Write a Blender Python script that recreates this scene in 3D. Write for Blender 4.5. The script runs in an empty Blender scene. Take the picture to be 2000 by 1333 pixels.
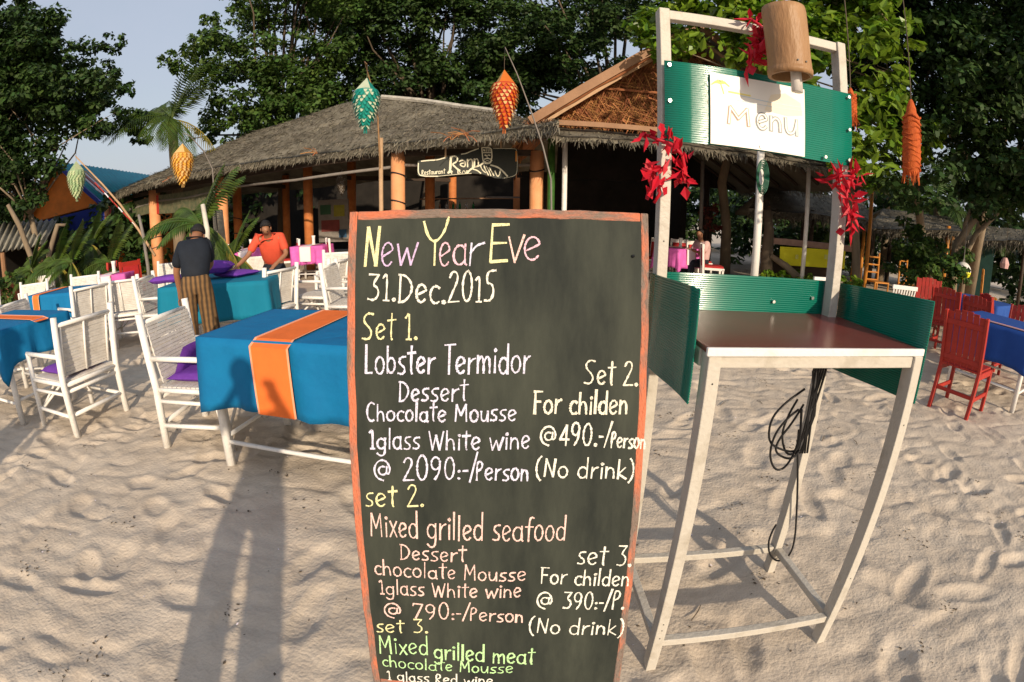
import bpy, math, random
import numpy as np
from mathutils import Vector, Matrix, Euler
random.seed(7); rng = np.random.default_rng(7)
PI = math.pi
scene = bpy.context.scene
COL = scene.collection

# ---------------------------------------------------------------- camera: wide action-camera lens, held at chest-to-eye height
H = 1.45
PIT, ROLL = math.radians(14.8), math.radians(-0.6)
K1, K3 = 1.043, -0.022
cd = bpy.data.cameras.new("camera"); cam = bpy.data.objects.new("camera", cd); COL.objects.link(cam)
cd.type = 'PANO'; cd.panorama_type = 'FISHEYE_LENS_POLYNOMIAL'
cd.sensor_width = 36.0; cd.sensor_fit = 'HORIZONTAL'; cd.clip_start = 0.02; cd.clip_end = 3000
cd.fisheye_fov = math.radians(175)
cd.fisheye_polynomial_k0 = 0
cd.fisheye_polynomial_k1 = -K1 / 18.0; cd.fisheye_polynomial_k2 = 0
cd.fisheye_polynomial_k3 = -K3 / 18.0 ** 3; cd.fisheye_polynomial_k4 = 0
cam.location = (0, 0, H)
# camera axes in the world: x right, y up in picture, z backwards
_cr, _sr = math.cos(ROLL), math.sin(ROLL)
_R = Vector((_cr, _sr, 0)); _U = Vector((-_sr * math.cos(PIT), _cr * math.cos(PIT), math.sin(PIT)))
_F = Vector((-_sr * math.sin(PIT), _cr * math.sin(PIT), -math.cos(PIT)))
cam.matrix_world = Matrix(((_R.x, _R.y, _R.z, 0), (_F.x, _F.y, _F.z, 0), (_U.x, _U.y, _U.z, H), (0, 0, 0, 1)))
scene.camera = cam

# ---------------------------------------------------------------- sky, sun, exposure
SUN_EL, SUN_AZ = math.radians(19.5), math.radians(160)     # azimuth clockwise from +Y
world = bpy.data.worlds.new("World"); scene.world = world; world.use_nodes = True
nt = world.node_tree; nt.nodes.clear()
out = nt.nodes.new('ShaderNodeOutputWorld'); bg = nt.nodes.new('ShaderNodeBackground')
sky = nt.nodes.new('ShaderNodeTexSky'); sky.sky_type = 'NISHITA'; sky.sun_disc = False
sky.sun_elevation = SUN_EL; sky.sun_rotation = SUN_AZ
sky.air_density = 1.6; sky.dust_density = 3.0; sky.ozone_density = 1.2
veil = nt.nodes.new('ShaderNodeMix'); veil.data_type = 'RGBA'; veil.inputs[0].default_value = 0.55
tc = nt.nodes.new('ShaderNodeTexCoord'); cn = nt.nodes.new('ShaderNodeTexNoise'); cn.inputs['Scale'].default_value = 2.2
cn.inputs['Detail'].default_value = 5; cn.inputs['Roughness'].default_value = 0.6
mr = nt.nodes.new('ShaderNodeMapRange'); mr.inputs[1].default_value = .3; mr.inputs[2].default_value = .75
mr.inputs[3].default_value = .6; mr.inputs[4].default_value = .9
nt.links.new(tc.outputs['Generated'], cn.inputs['Vector']); nt.links.new(cn.outputs[0], mr.inputs[0]); nt.links.new(mr.outputs[0], veil.inputs[0])
veil.inputs[7].default_value = (3.6, 3.9, 4.8, 1)     # thin high cloud seen in daylight, same units as the sky
nt.links.new(sky.outputs[0], veil.inputs[6]); nt.links.new(veil.outputs[2], bg.inputs[0])
bg.inputs[1].default_value = 0.15; nt.links.new(bg.outputs[0], out.inputs[0])
sd = bpy.data.lights.new("sun", 'SUN'); sun = bpy.data.objects.new("sun", sd); COL.objects.link(sun)
sd.energy = 4.7; sd.angle = math.radians(0.9); sd.color = (1.0, 0.83, 0.63)
_sv = Vector((math.sin(SUN_AZ) * math.cos(SUN_EL), math.cos(SUN_AZ) * math.cos(SUN_EL), math.sin(SUN_EL)))
sun.rotation_euler = _sv.to_track_quat('Z', 'Y').to_euler()
scene.view_settings.view_transform = 'Standard'; scene.view_settings.look = 'None'
scene.view_settings.exposure = 0.0; scene.view_settings.gamma = 1.0; scene.view_settings.use_curve_mapping = False
scene.cycles.max_bounces = 6; scene.cycles.transparent_max_bounces = 12; scene.cycles.use_denoising = True

# ---------------------------------------------------------------- layout helpers: where a direction seen from the viewpoint meets a real plane
def ray(x, y):
    u, v = (x - 1000) / 1000, (666.5 - y) / 1000
    r = math.hypot(u, v) + 1e-9; th = K1 * r + K3 * r ** 3; s = math.sin(th) / r
    d = Vector((u * s, v * s, -math.cos(th)))
    return Vector((d.dot(_R), d.dot(_F), d.dot(_U)))
EYE = Vector((0, 0, H))
def gz(x, y, z=0.0): d = ray(x, y); return EYE + d * ((z - H) / d.z)
def gy(x, y, Y): d = ray(x, y); return EYE + d * (Y / d.y)
def gx(x, y, X): d = ray(x, y); return EYE + d * (X / d.x)
def gd(x, y, D): d = ray(x, y); return EYE + d * (D / math.hypot(d.x, d.y))     # at horizontal distance D

# ---------------------------------------------------------------- materials
def lin(c):
    return tuple((x / 12.92 if x <= .04045 else ((x + .055) / 1.055) ** 2.4) for x in c)
MATS = {}
def mat(name, col, rough=.65, var=.18, scale=6, bump=0, bscale=60, spec=.35, col2=None, trans=0, stretch=(1, 1, 1), island=0, cut=None, detail=5, coat=0):
    m = bpy.data.materials.new(name); m.use_nodes = True; n = m.node_tree; N = n.nodes; Lk = n.links
    b = N['Principled BSDF']; b.inputs['Roughness'].default_value = rough; b.inputs['Specular IOR Level'].default_value = spec
    if coat: b.inputs['Coat Weight'].default_value = coat
    t = N.new('ShaderNodeTexCoord'); mp = N.new('ShaderNodeMapping'); mp.inputs['Scale'].default_value = stretch
    Lk.new(t.outputs['Object'], mp.inputs[0])
    no = N.new('ShaderNodeTexNoise'); no.inputs['Scale'].default_value = scale; no.inputs['Detail'].default_value = detail; no.inputs['Roughness'].default_value = .65
    Lk.new(mp.outputs[0], no.inputs['Vector'])
    cr = N.new('ShaderNodeValToRGB'); lo, hi = cut if cut else (.3, .7)
    c2 = col2 if col2 else tuple(min(1, c * (1 + var)) for c in col)
    c1 = col if col2 else tuple(c * (1 - var) for c in col)
    cr.color_ramp.elements[0].position = lo; cr.color_ramp.elements[1].position = hi
    cr.color_ramp.elements[0].color = (*c1, 1); cr.color_ramp.elements[1].color = (*c2, 1)
    Lk.new(no.outputs[0], cr.inputs[0]); last = cr.outputs[0]
    if island:
        g = N.new('ShaderNodeNewGeometry'); hs = N.new('ShaderNodeHueSaturation')
        r1 = N.new('ShaderNodeMapRange'); r1.inputs[3].default_value = 1 - island; r1.inputs[4].default_value = 1 + island
        r2 = N.new('ShaderNodeMapRange'); r2.inputs[3].default_value = .5 - island * .05; r2.inputs[4].default_value = .5 + island * .03
        mu = N.new('ShaderNodeMath'); mu.operation = 'MULTIPLY'; mu.inputs[1].default_value = 7.31
        fr = N.new('ShaderNodeMath'); fr.operation = 'FRACT'
        Lk.new(g.outputs['Random Per Island'], r1.inputs[0]); Lk.new(g.outputs['Random Per Island'], mu.inputs[0])
        Lk.new(mu.outputs[0], fr.inputs[0]); Lk.new(fr.outputs[0], r2.inputs[0])
        Lk.new(r1.outputs[0], hs.inputs['Value']); Lk.new(r2.outputs[0], hs.inputs['Hue'])
        Lk.new(last, hs.inputs['Color']); last = hs.outputs[0]
    Lk.new(last, b.inputs['Base Color'])
    if bump:
        n2 = N.new('ShaderNodeTexNoise'); n2.inputs['Scale'].default_value = bscale; n2.inputs['Detail'].default_value = 4
        Lk.new(mp.outputs[0], n2.inputs['Vector'])
        bp = N.new('ShaderNodeBump'); bp.inputs['Strength'].default_value = bump; bp.inputs['Distance'].default_value = .01
        Lk.new(n2.outputs[0], bp.inputs['Height']); Lk.new(bp.outputs[0], b.inputs['Normal'])
    if trans:
        tr = N.new('ShaderNodeBsdfTranslucent'); mx = N.new('ShaderNodeMixShader'); mx.inputs[0].default_value = trans
        Lk.new(last, tr.inputs[0]); o = N['Material Output']
        Lk.new(b.outputs[0], mx.inputs[1]); Lk.new(tr.outputs[0], mx.inputs[2]); Lk.new(mx.outputs[0], o.inputs[0])
    MATS[name] = m
    return m
white = mat('white_paint', (.74, .72, .68), .5, .06, 9, .25, 90, col2=(.62, .58, .50), cut=(.5, .85))
bamboo_white = mat('white_bamboo', (.80, .78, .74), .45, .05, 7, .3, 50, col2=(.58, .52, .42), cut=(.55, .9))
slatw = mat('white_slats', (.74, .71, .66), .55, .1, 14, .3, 120, col2=(.56, .52, .46))
purple = mat('purple_cloth', (.13, .03, .30), .85, .15, 20, .3, 300, col2=(.17, .05, .38))
blue = mat('blue_cloth', (.0, .14, .33), .8, .1, 5, 1.0, 9, col2=(.0, .165, .37))
blue2 = mat('royal_blue_cloth', (.01, .06, .28), .8, .1, 5, .2, 400, col2=(.015, .075, .32))
orange = mat('orange_cloth', (.82, .17, .03), .8, .1, 7, .2, 400)
trim = mat('pale_orange_trim', (.85, .36, .2), .8, .05)
pink = mat('pink_cloth', (.62, .12, .42), .75, .2, 5)
whitecloth = mat('white_cloth', (.75, .68, .72), .75, .05)
redp = mat('red_paint', (.44, .032, .018), .5, .2, 9, .3, 60, col2=(.32, .026, .018))
redcush = mat('red_cushion', (.38, .02, .02), .8)
sandm = mat('sand', (.475, .395, .305), .95, .1, 3, .6, 55, spec=.1, col2=(.61, .525, .42), cut=(.3, .72), detail=12)
thatch = mat('dry_thatch', (.092, .082, .064), .95, .3, 1.1, 1, 25, spec=.05, col2=(.22, .20, .155), cut=(.35, .7), detail=10)
straw = mat('straw', (.20, .18, .135), .9, .3, 2, spec=.1, island=.5, col2=(.12, .11, .085))
gstraw = mat('golden_straw', (.42, .20, .075), .85, .3, 3, spec=.15, island=.5, col2=(.20, .09, .035))
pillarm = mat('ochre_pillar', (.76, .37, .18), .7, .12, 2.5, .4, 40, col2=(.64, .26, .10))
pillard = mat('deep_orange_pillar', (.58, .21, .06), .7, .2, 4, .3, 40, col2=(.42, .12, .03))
darkwood = mat('dark_wood', (.05, .032, .02), .7, .3, 3, .5, 40, stretch=(1, 1, 6))
brownwood = mat('brown_wood', (.22, .11, .05), .6, .3, 4, .4, 40, col2=(.30, .16, .08))
paleWood = mat('pale_wood', (.42, .27, .15), .6, .2, 5, .4, 50)
blackwall = mat('shade_dark_wall', (.018, .015, .012), .9, .4, 2)  # near-black: the deep shade of the interiors is put into the wall colour
teal = mat('turquoise_sheet', (.02, .34, .42), .45, .2, 3, col2=(.03, .24, .32))
orangewall = mat('orange_wall', (.75, .20, .02), .7, .15, 3)
bluewall = mat('deep_blue_paint', (.01, .03, .28), .6)
greenwall = mat('green_board', (.01, .22, .06), .6, .2, 5)
board = mat('blackboard', (.016, .020, .017), .72, .2, 2.2, .04, 200, spec=.2, col2=(.066, .073, .054), cut=(.36, .80), detail=12, stretch=(2.6, 1, .7))
framem = mat('worn_salmon_paint', (.58, .17, .085), .7, .2, 5, .8, 70, stretch=(3, 3, .8), col2=(.20, .15, .12), cut=(.44, .58), detail=10)
frameh = mat('worn_salmon_paint_top', (.58, .17, .085), .7, .2, 5, .8, 70, stretch=(.8, 3, 3), col2=(.20, .15, .12), cut=(.40, .54), detail=10)
polyc = mat('green_polycarbonate', (.0, .17, .115), .14, .12, 2, spec=.7, col2=(.0, .225, .15), trans=.28)
redtop = mat('dark_red_laminate', (.155, .040, .034), .26, .1, 3, spec=.5, col2=(.20, .045, .038))
tubem = mat('cream_steel_tube', (.50, .465, .40), .5, .1, 9, .3, 60, col2=(.30, .26, .20), cut=(.52, .80), detail=9)
poster = mat('poster_paper', (.80, .77, .70), .4, .02)
bamboo = mat('bamboo', (.27, .145, .065), .5, .3, 6, .5, 60, stretch=(1, 1, .3), col2=(.42, .25, .12))
acryl = mat('milky_plastic', (.78, .74, .70), .25, .05, trans=.3)
rubber = mat('black_rubber', (.012, .012, .013), .35, .1)
screwm = mat('screw_metal', (.6, .6, .58), .3, .05); screwm.node_tree.nodes['Principled BSDF'].inputs['Metallic'].default_value = .9
redleaf = mat('red_paper_leaf', (.60, .035, .012), .5, .3, 8, island=.35, trans=.25, col2=(.45, .015, .01))
orfab = mat('orange_weave', (.72, .16, .03), .8, .3, 25, .6, 120, trans=.25, col2=(.45, .08, .02))
bark = mat('bark', (.16, .12, .08), .85, .3, 5, 1, 30, stretch=(1, 1, .3), col2=(.27, .21, .14))
barkd = mat('dark_bark', (.07, .052, .036), .85, .3, 5, 1, 30, stretch=(1, 1, .3), col2=(.12, .09, .06))
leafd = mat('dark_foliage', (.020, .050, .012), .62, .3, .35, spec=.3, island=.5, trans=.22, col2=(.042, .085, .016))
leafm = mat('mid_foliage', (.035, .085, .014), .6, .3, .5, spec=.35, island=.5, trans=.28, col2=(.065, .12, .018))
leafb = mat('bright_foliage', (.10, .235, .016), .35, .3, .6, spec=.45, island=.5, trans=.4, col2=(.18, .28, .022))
palmg = mat('palm_green', (.035, .085, .014), .4, .3, 2, spec=.4, island=.4, trans=.25, col2=(.08, .12, .018))
palmy = mat('palm_yellow', (.22, .22, .03), .4, .3, 2, spec=.4, island=.4, trans=.25, col2=(.30, .24, .04))
skin = mat('tanned_skin', (.30, .14, .075), .5, .06)
hair = mat('black_hair', (.01, .008, .007), .5, .2, 60, .8, 200)
navy = mat('dark_navy_jersey', (.008, .012, .020), .8, .2, 20)
redshirt = mat('coral_red_polo', (.66, .085, .04), .8, .1, 8, .3, 100)
stone = mat('pale_rubble', (.36, .30, .22), .9, .3, 5, .8, 30, island=.3)
greyp = mat('weathered_grey', (.20, .18, .16), .8, .2, 5)
yellow = mat('yellow_banner', (.72, .66, .01), .6, .05)
orpost = mat('orange_bamboo', (.50, .20, .03), .5, .2, 6)
chalks = {k: mat('chalk_' + k, c, .95, .1, 260, 0, 60, spec=.05, col2=tuple(x * .22 + .01 for x in c), cut=(.50, .70), detail=4) for k, c in
          dict(white=(.82, .80, .70), cream=(.80, .76, .62), yellow=(.80, .76, .42), lilac=(.70, .68, .82), pink=(.78, .50, .58), mauve=(.62, .46, .68), rose=(.84, .58, .52), green=(.50, .78, .38)).items()}

# plaid for the sarong trousers, chequers and stripes come from wave bands
def plaid():
    m = bpy.data.materials.new('brown_plaid'); m.use_nodes = True; n = m.node_tree; N = n.nodes; Lk = n.links; b = N['Principled BSDF']; b.inputs['Roughness'].default_value = .9
    t = N.new('ShaderNodeTexCoord'); w = N.new('ShaderNodeTexWave'); w.inputs['Scale'].default_value = 7; w.bands_direction = 'X'; w.inputs['Distortion'].default_value = 1.5
    w2 = N.new('ShaderNodeTexWave'); w2.inputs['Scale'].default_value = 5; w2.bands_direction = 'Z'
    r = N.new('ShaderNodeValToRGB'); r.color_ramp.elements[0].color = (.045, .028, .014, 1); r.color_ramp.elements[1].color = (.22, .12, .045, 1)
    mx = N.new('ShaderNodeMix'); mx.data_type = 'RGBA'; mx.blend_type = 'MULTIPLY'; mx.inputs[0].default_value = .12
    Lk.new(t.outputs['Object'], w.inputs[0]); Lk.new(t.outputs['Object'], w2.inputs[0]); Lk.new(w.outputs[0], r.inputs[0])
    Lk.new(r.outputs[0], mx.inputs[6]); Lk.new(w2.outputs[0], mx.inputs[7]); Lk.new(mx.outputs[2], b.inputs['Base Color']); return m
plaidm = plaid()

# ---------------------------------------------------------------- mesh builder
class MB:
    def __init__(s): s.v = []; s.f = []
    def add(s, v, f):
        o = len(s.v); s.v += [tuple(p) for p in v]; s.f += [tuple(i + o for i in q) for q in f]; return s
    def box(s, c, d, rot=None):
        R = rot if rot is not None else Matrix.Identity(3)
        c = Vector(c); hx, hy, hz = d[0] / 2, d[1] / 2, d[2] / 2
        e = min(.004, .12 * min(d))
        v = []
        for z in (-1, 1):
            for (x, y) in ((-1, -1), (1, -1), (1, 1), (-1, 1)):
                v.append(c + R @ Vector((x * hx, y * hy, z * hz)))
        return s.add(v, [(3, 2, 1, 0), (4, 5, 6, 7), (0, 1, 5, 4), (1, 2, 6, 5), (2, 3, 7, 6), (3, 0, 4, 7)])
    def bar(s, a, b, w, h=None, up=(0, 0, 1)):
        a, b = Vector(a), Vector(b); h = h or w; d = (b - a); L = d.length; d.normalize()
        u = Vector(up)
        if abs(d.dot(u)) > .98: u = Vector((0, 1, 0))
        x = d.cross(u).normalized(); y = x.cross(d).normalized()
        v = [p + x * (i * w / 2) + y * (j * h / 2) for p in (a, b) for (i, j) in ((-1, -1), (1, -1), (1, 1), (-1, 1))]
        return s.add(v, [(3, 2, 1, 0), (4, 5, 6, 7), (0, 1, 5, 4), (1, 2, 6, 5), (2, 3, 7, 6), (3, 0, 4, 7)])
    def tube(s, pts, r, n=8, cap=True):
        pts = [Vector(p) for p in pts]; m = len(pts)
        rs = r if isinstance(r, (list, tuple)) else [r] * m
        v = []; prev = None
        for i, p in enumerate(pts):
            d = (pts[min(i + 1, m - 1)] - pts[max(i - 1, 0)]).normalized()
            if prev is None:
                a = Vector((0, 0, 1)) if abs(d.z) < .9 else Vector((1, 0, 0))
                x = d.cross(a).normalized()
            else:
                x = (prev - d * prev.dot(d)).normalized()
            prev = x; y = d.cross(x)
            for k in range(n):
                t = 2 * PI * k / n; v.append(p + (x * math.cos(t) + y * math.sin(t)) * rs[i])
        f = []
        for i in range(m - 1):
            for k in range(n):
                a, b = i * n + k, i * n + (k + 1) % n; f.append((a, b, b + n, a + n))
        if cap: f.append(tuple(range(n - 1, -1, -1))); f.append(tuple((m - 1) * n + k for k in range(n)))
        return s.add(v, f)
    def lathe(s, prof, c=(0, 0, 0), n=16, sq=None):
        c = Vector(c); v = []
        for (r, z) in prof:
            for k in range(n):
                t = 2 * PI * k / n; v.append(c + Vector((r * math.cos(t), r * math.sin(t), z)))
        f = []
        for i in range(len(prof) - 1):
            for k in range(n):
                a, b = i * n + k, i * n + (k + 1) % n; f.append((a, b, b + n, a + n))
        f.append(tuple(range(n - 1, -1, -1))); f.append(tuple((len(prof) - 1) * n + k for k in range(n)))
        return s.add(v, f)
    def build(s, name, m, parent=None, smooth=False, loc=None):
        me = bpy.data.meshes.new(name); me.from_pydata([tuple(p) for p in s.v], [], s.f); me.update()
        return link(name, me, m, parent, smooth, loc)
def link(name, me, m, parent=None, smooth=False, loc=None):
    if m is not None: me.materials.append(m)
    if smooth: me.polygons.foreach_set('use_smooth', [True] * len(me.polygons))
    o = bpy.data.objects.new(name, me); COL.objects.link(o)
    if parent is not None: o.parent = parent
    if loc is not None: o.location = loc
    return o
def npmesh(name, V, F, m, parent=None, smooth=False):
    me = bpy.data.meshes.new(name); V = np.asarray(V, np.float32); F = np.asarray(F, np.int32); k = F.shape[1]
    me.vertices.add(len(V)); me.vertices.foreach_set('co', V.ravel())
    me.loops.add(F.size); me.loops.foreach_set('vertex_index', F.ravel())
    me.polygons.add(len(F)); me.polygons.foreach_set('loop_start', np.arange(0, F.size, k, dtype=np.int32))
    me.update(calc_edges=True); me.validate()
    return link(name, me, m, parent, smooth)
def tag(o, label=None, cat=None, group=None, kind=None):
    if label: o['label'] = label
    if cat: o['category'] = cat
    if group: o['group'] = group
    if kind: o['kind'] = kind
    return o
def thing(name, label, cat, loc=(0, 0, 0), rz=0, group=None):
    o = bpy.data.objects.new(name, None); o.empty_display_size = .1; COL.objects.link(o)
    o.location = loc; o.rotation_euler = (0, 0, rz); return tag(o, label, cat, group)
def copy_tree(o, parent=None):
    c = o.copy(); COL.objects.link(c)
    if parent is not None: c.parent = parent
    for ch in list(KIDS.get(o.name, [])) or [x for x in o.children]: copy_tree(ch, c)
    return c
KIDS = {}
def dup(root, label, loc, rz, cat=None):
    c = copy_tree(root); c.location = loc; c.rotation_euler = (0, 0, rz); c['label'] = label; return c
def stuff(o): o['kind'] = 'stuff'; return o
def piece(proto, parent, loc, rot=None):
    c = bpy.data.objects.new(proto.name.split('.')[0], proto.data); COL.objects.link(c); c.parent = parent; c.location = loc
    if rot: c.rotation_euler = rot
    return c

# ---------------------------------------------------------------- noise for the sand
def vnoise(X, Y, s, seed):
    g = np.random.default_rng(seed).random((257, 257))
    x, y = X / s, Y / s; xi, yi = np.floor(x).astype(int), np.floor(y).astype(int)
    fx, fy = x - xi, y - yi; fx = fx * fx * (3 - 2 * fx); fy = fy * fy * (3 - 2 * fy)
    a = g[yi % 256, xi % 256]; b = g[yi % 256, (xi + 1) % 256]; c = g[(yi + 1) % 256, xi % 256]; d = g[(yi + 1) % 256, (xi + 1) % 256]
    return a * (1 - fx) * (1 - fy) + b * fx * (1 - fy) + c * (1 - fx) * fy + d * fx * fy
def sand_height(X, Y):
    wx = X + .09 * (vnoise(X, Y, .3, 21) - .5); wy = Y + .09 * (vnoise(X, Y, .3, 22) - .5)
    h = .022 * (vnoise(X, Y, 1.3, 1) - .5)
    h = h - .013 * np.clip(1 - np.abs(vnoise(wx, wy * 1.7, .26, 2) * 2 - 1) * 2.3, 0, 1)
    h = h - .010 * np.clip(vnoise(wx, wy * 1.4, .15, 3) - .55, 0, 1) / .45
    h = h + .011 * (vnoise(wx, wy, .07, 4) - .5) * (.4 + 1.2 * vnoise(X, Y, .9, 6)) + .0055 * (vnoise(X, Y, .036, 5) - .5)
    return .74 * h
# ================================================================ SETTING: the beach
def axis(fine0, fine1, step, far0, far1, g=1.16):
    a = list(np.arange(fine0, fine1, step)); s = step; x = a[-1]
    while x < far1: s *= g; x += s; a.append(x)
    s = step; x = a[0]; b = []
    while x > far0: s *= g; x -= s; b.append(x)
    return np.array(b[::-1] + a)
xs = np.concatenate([axis(-4.2, 4.4, .017, -900, 900, 1.035)])
ys = axis(.15, 4.6, .017, -60, 1500, 1.035)
X, Y = np.meshgrid(xs, ys); Z = sand_height(X, Y) * np.clip(1.2 - np.hypot(X, Y) / 40, .0, 1)
for _ in range(800):                                                   # footprints: soft dents with a rim
    fx, fy = rng.uniform(-7, 7), rng.uniform(.4, 9); a = rng.uniform(0, PI); L_, W_ = rng.uniform(.10, .16), rng.uniform(.045, .07)
    i0, i1 = np.searchsorted(xs, (fx - .4, fx + .4)); j0, j1 = np.searchsorted(ys, (fy - .4, fy + .4))
    dx, dy = X[j0:j1, i0:i1] - fx, Y[j0:j1, i0:i1] - fy
    q = np.sqrt(((dx * math.cos(a) + dy * math.sin(a)) / L_) ** 2 + ((-dx * math.sin(a) + dy * math.cos(a)) / W_) ** 2)
    Z[j0:j1, i0:i1] += rng.uniform(.6, 1) * (-.021 * np.exp(-q ** 4) + .007 * np.exp(-((q - 1.35) / .35) ** 2))
ny, nx = X.shape; idx = np.arange(nx * ny).reshape(ny, nx)
F = np.stack([idx[:-1, :-1], idx[:-1, 1:], idx[1:, 1:], idx[1:, :-1]], -1).reshape(-1, 4)
g = npmesh('sand_ground', np.stack([X, Y, Z], -1).reshape(-1, 3), F, sandm, smooth=True); tag(g, kind='structure')
_sx, _sy, _sz = xs, ys, Z
def ground(x, y):
    i = min(max(np.searchsorted(_sx, x), 0), nx - 1); j = min(max(np.searchsorted(_sy, y), 0), ny - 1); return float(_sz[j, i])
# litter: leaf bits, shells, twigs lying on the sand
V = []; Fq = []
def chips(n, size, area, m, name):
    V = []; Fq = []
    for _ in range(n):
        x, y = rng.uniform(*area[0]), rng.uniform(*area[1])
        if name == 'leaf_litter' and rng.random() < .7: c_ = _cl[int(rng.integers(90))]; x, y = c_[0] + rng.normal(0, .05), c_[1] + rng.normal(0, .04)
        z = ground(x, y) + .003; a = rng.uniform(0, 2 * PI); l = size * rng.uniform(.4, 1.3); w = l * rng.uniform(.25, .7)
        ax, ay = math.cos(a), math.sin(a); t = rng.uniform(-.3, .6) * l
        o = len(V); V += [(x - ax * l, y - ay * l, z), (x + ay * w, y - ax * w, z + t), (x + ax * l, y + ay * l, z + .002), (x - ay * w, y + ax * w, z + t * .5)]; Fq.append((o, o + 1, o + 2, o + 3))
    o = npmesh(name, V, Fq, m); tag(o, kind='stuff'); return o
_cl = [(rng.uniform(-3.5, 3.5), rng.uniform(.6, 4.5)) for _ in range(90)]
chips(1800, .009, ((-4, 4), (.5, 6)), barkd, 'leaf_litter')
chips(240, .007, ((-4, 4), (.5, 5)), whitecloth, 'shell_fragments')
for _k in range(12):
    _x, _y = rng.uniform(-3.2, 3.2), rng.uniform(.7, 4.2); _a = rng.uniform(0, PI); _l = rng.uniform(.03, .09); _z = ground(_x, _y) + .004; _m = MB(); _m.tube([(_x - _l * math.cos(_a), _y - _l * math.sin(_a), _z), (_x + .01, _y + .005, _z + .004), (_x + _l * math.cos(_a), _y + _l * math.sin(_a), _z + .002)], [.002, .0025, .0015], 5); _o = _m.build('twig', barkd); tag(_o, 'small dry twig lying on the open sand', 'twig', 'dry twigs on the sand')
chips(500, .035, ((4.5, 14), (6, 15)), straw, 'dry_leaf_litter')

# ================================================================ thatch helpers
def resample(P, n):
    P = [np.array(p, float) for p in P]; d = [0]
    for a, b in zip(P, P[1:]): d.append(d[-1] + np.linalg.norm(b - a))
    t = np.linspace(0, d[-1], n); P = np.array(P)
    return np.stack([np.interp(t, d, P[:, k]) for k in range(3)], 1)
def sheet(A, B, nv, thick, m, name, parent, bump=.05, sag=0):
    n = len(A); t = np.linspace(0, 1, nv)[:, None, None]
    G = A[None] * (1 - t) + B[None] * t
    G[:, :, 2] -= sag * np.sin(np.linspace(0, PI, nv))[:, None]
    nz = vnoise(G[:, :, 0] * 1.0 + 50, G[:, :, 1] + G[:, :, 2] * 2 + 50, .5, 9) - .5 + .5 * (vnoise(G[:, :, 0] + 50, G[:, :, 1] * 2 + 50, .13, 10) - .5)
    G[:, :, 2] += bump * nz
    Lo = G.copy(); Lo[:, :, 2] -= thick
    V = np.concatenate([G.reshape(-1, 3), Lo.reshape(-1, 3)]); k = n * nv; I = np.arange(k).reshape(nv, n)
    q = lambda I: np.stack([I[:-1, :-1], I[:-1, 1:], I[1:, 1:], I[1:, :-1]], -1).reshape(-1, 4)
    F = [q(I), q(I + k)[:, ::-1]]
    for e in (I[0], I[-1], I[:, 0], I[:, -1]): F.append(np.stack([e[:-1], e[1:], e[1:] + k, e[:-1] + k], -1))
    return npmesh(name, V, np.concatenate(F), m, parent, smooth=False), G
def blades(P0, D, length, width, jit, m, name, parent):
    """thin triangular straws starting at P0 along D"""
    n = len(P0); D = D / (np.linalg.norm(D, axis=1, keepdims=True) + 1e-9); D = D + rng.normal(0, jit, (n, 3)); D /= np.linalg.norm(D, axis=1, keepdims=True)
    S = np.cross(D, rng.normal(0, 1, (n, 3))); S /= np.linalg.norm(S, axis=1, keepdims=True)
    L = length * rng.uniform(.4, 1.3, (n, 1)); W = width * rng.uniform(.5, 1.4, (n, 1))
    V = np.stack([P0 - S * W, P0 + S * W, P0 + D * L + S * W * .3, P0 + D * L - S * W * .3], 1).reshape(-1, 3)
    F = np.arange(n * 4).reshape(n, 4)
    return stuff(npmesh(name, V, F, m, parent))
def thatch_slope(eave, ridge, parent, n=90, nv=22, thick=.14, density=70, fringe=45, m=thatch, ms=straw, sag=0, flen=.26, bump=.06):
    A, B = resample(eave, n), resample(ridge, n)
    o, G = sheet(A, B, nv, thick, m, 'thatch_roof', parent, sag=sag, bump=bump)
    area = np.mean(np.linalg.norm(B - A, axis=1)) * np.linalg.norm(np.diff(A, axis=0), axis=1).sum()
    k = int(area * density); iu = rng.integers(0, n - 1, k); iv = rng.integers(1, nv - 1, k); fr = rng.random((k, 1))
    P0 = G[iv, iu] * (1 - fr) + G[iv, iu + 1] * fr; P0[:, 2] += .015; D = G[iv - 1, iu] - G[iv, iu]
    blades(P0, D, .22, .009, .22, ms, 'loose_straw', parent)
    L = np.linalg.norm(np.diff(A, axis=0), axis=1).sum(); k = int(L * fringe * 2.2); t = rng.random(k) * (n - 1.01); i = t.astype(int); f = (t - i)[:, None]
    P0 = A[i] * (1 - f) + A[i + 1] * f; P0[:, 2] -= rng.random(k) * thick
    D = (A - B)[i] * np.array([.5, .5, 0]); D[:, 2] -= np.linalg.norm(D, axis=1) * rng.uniform(.6, 2.2, k)
    blades(P0, D, flen, .010, .28, ms, 'thatch_fringe', parent)
    return A, B, G

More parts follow.
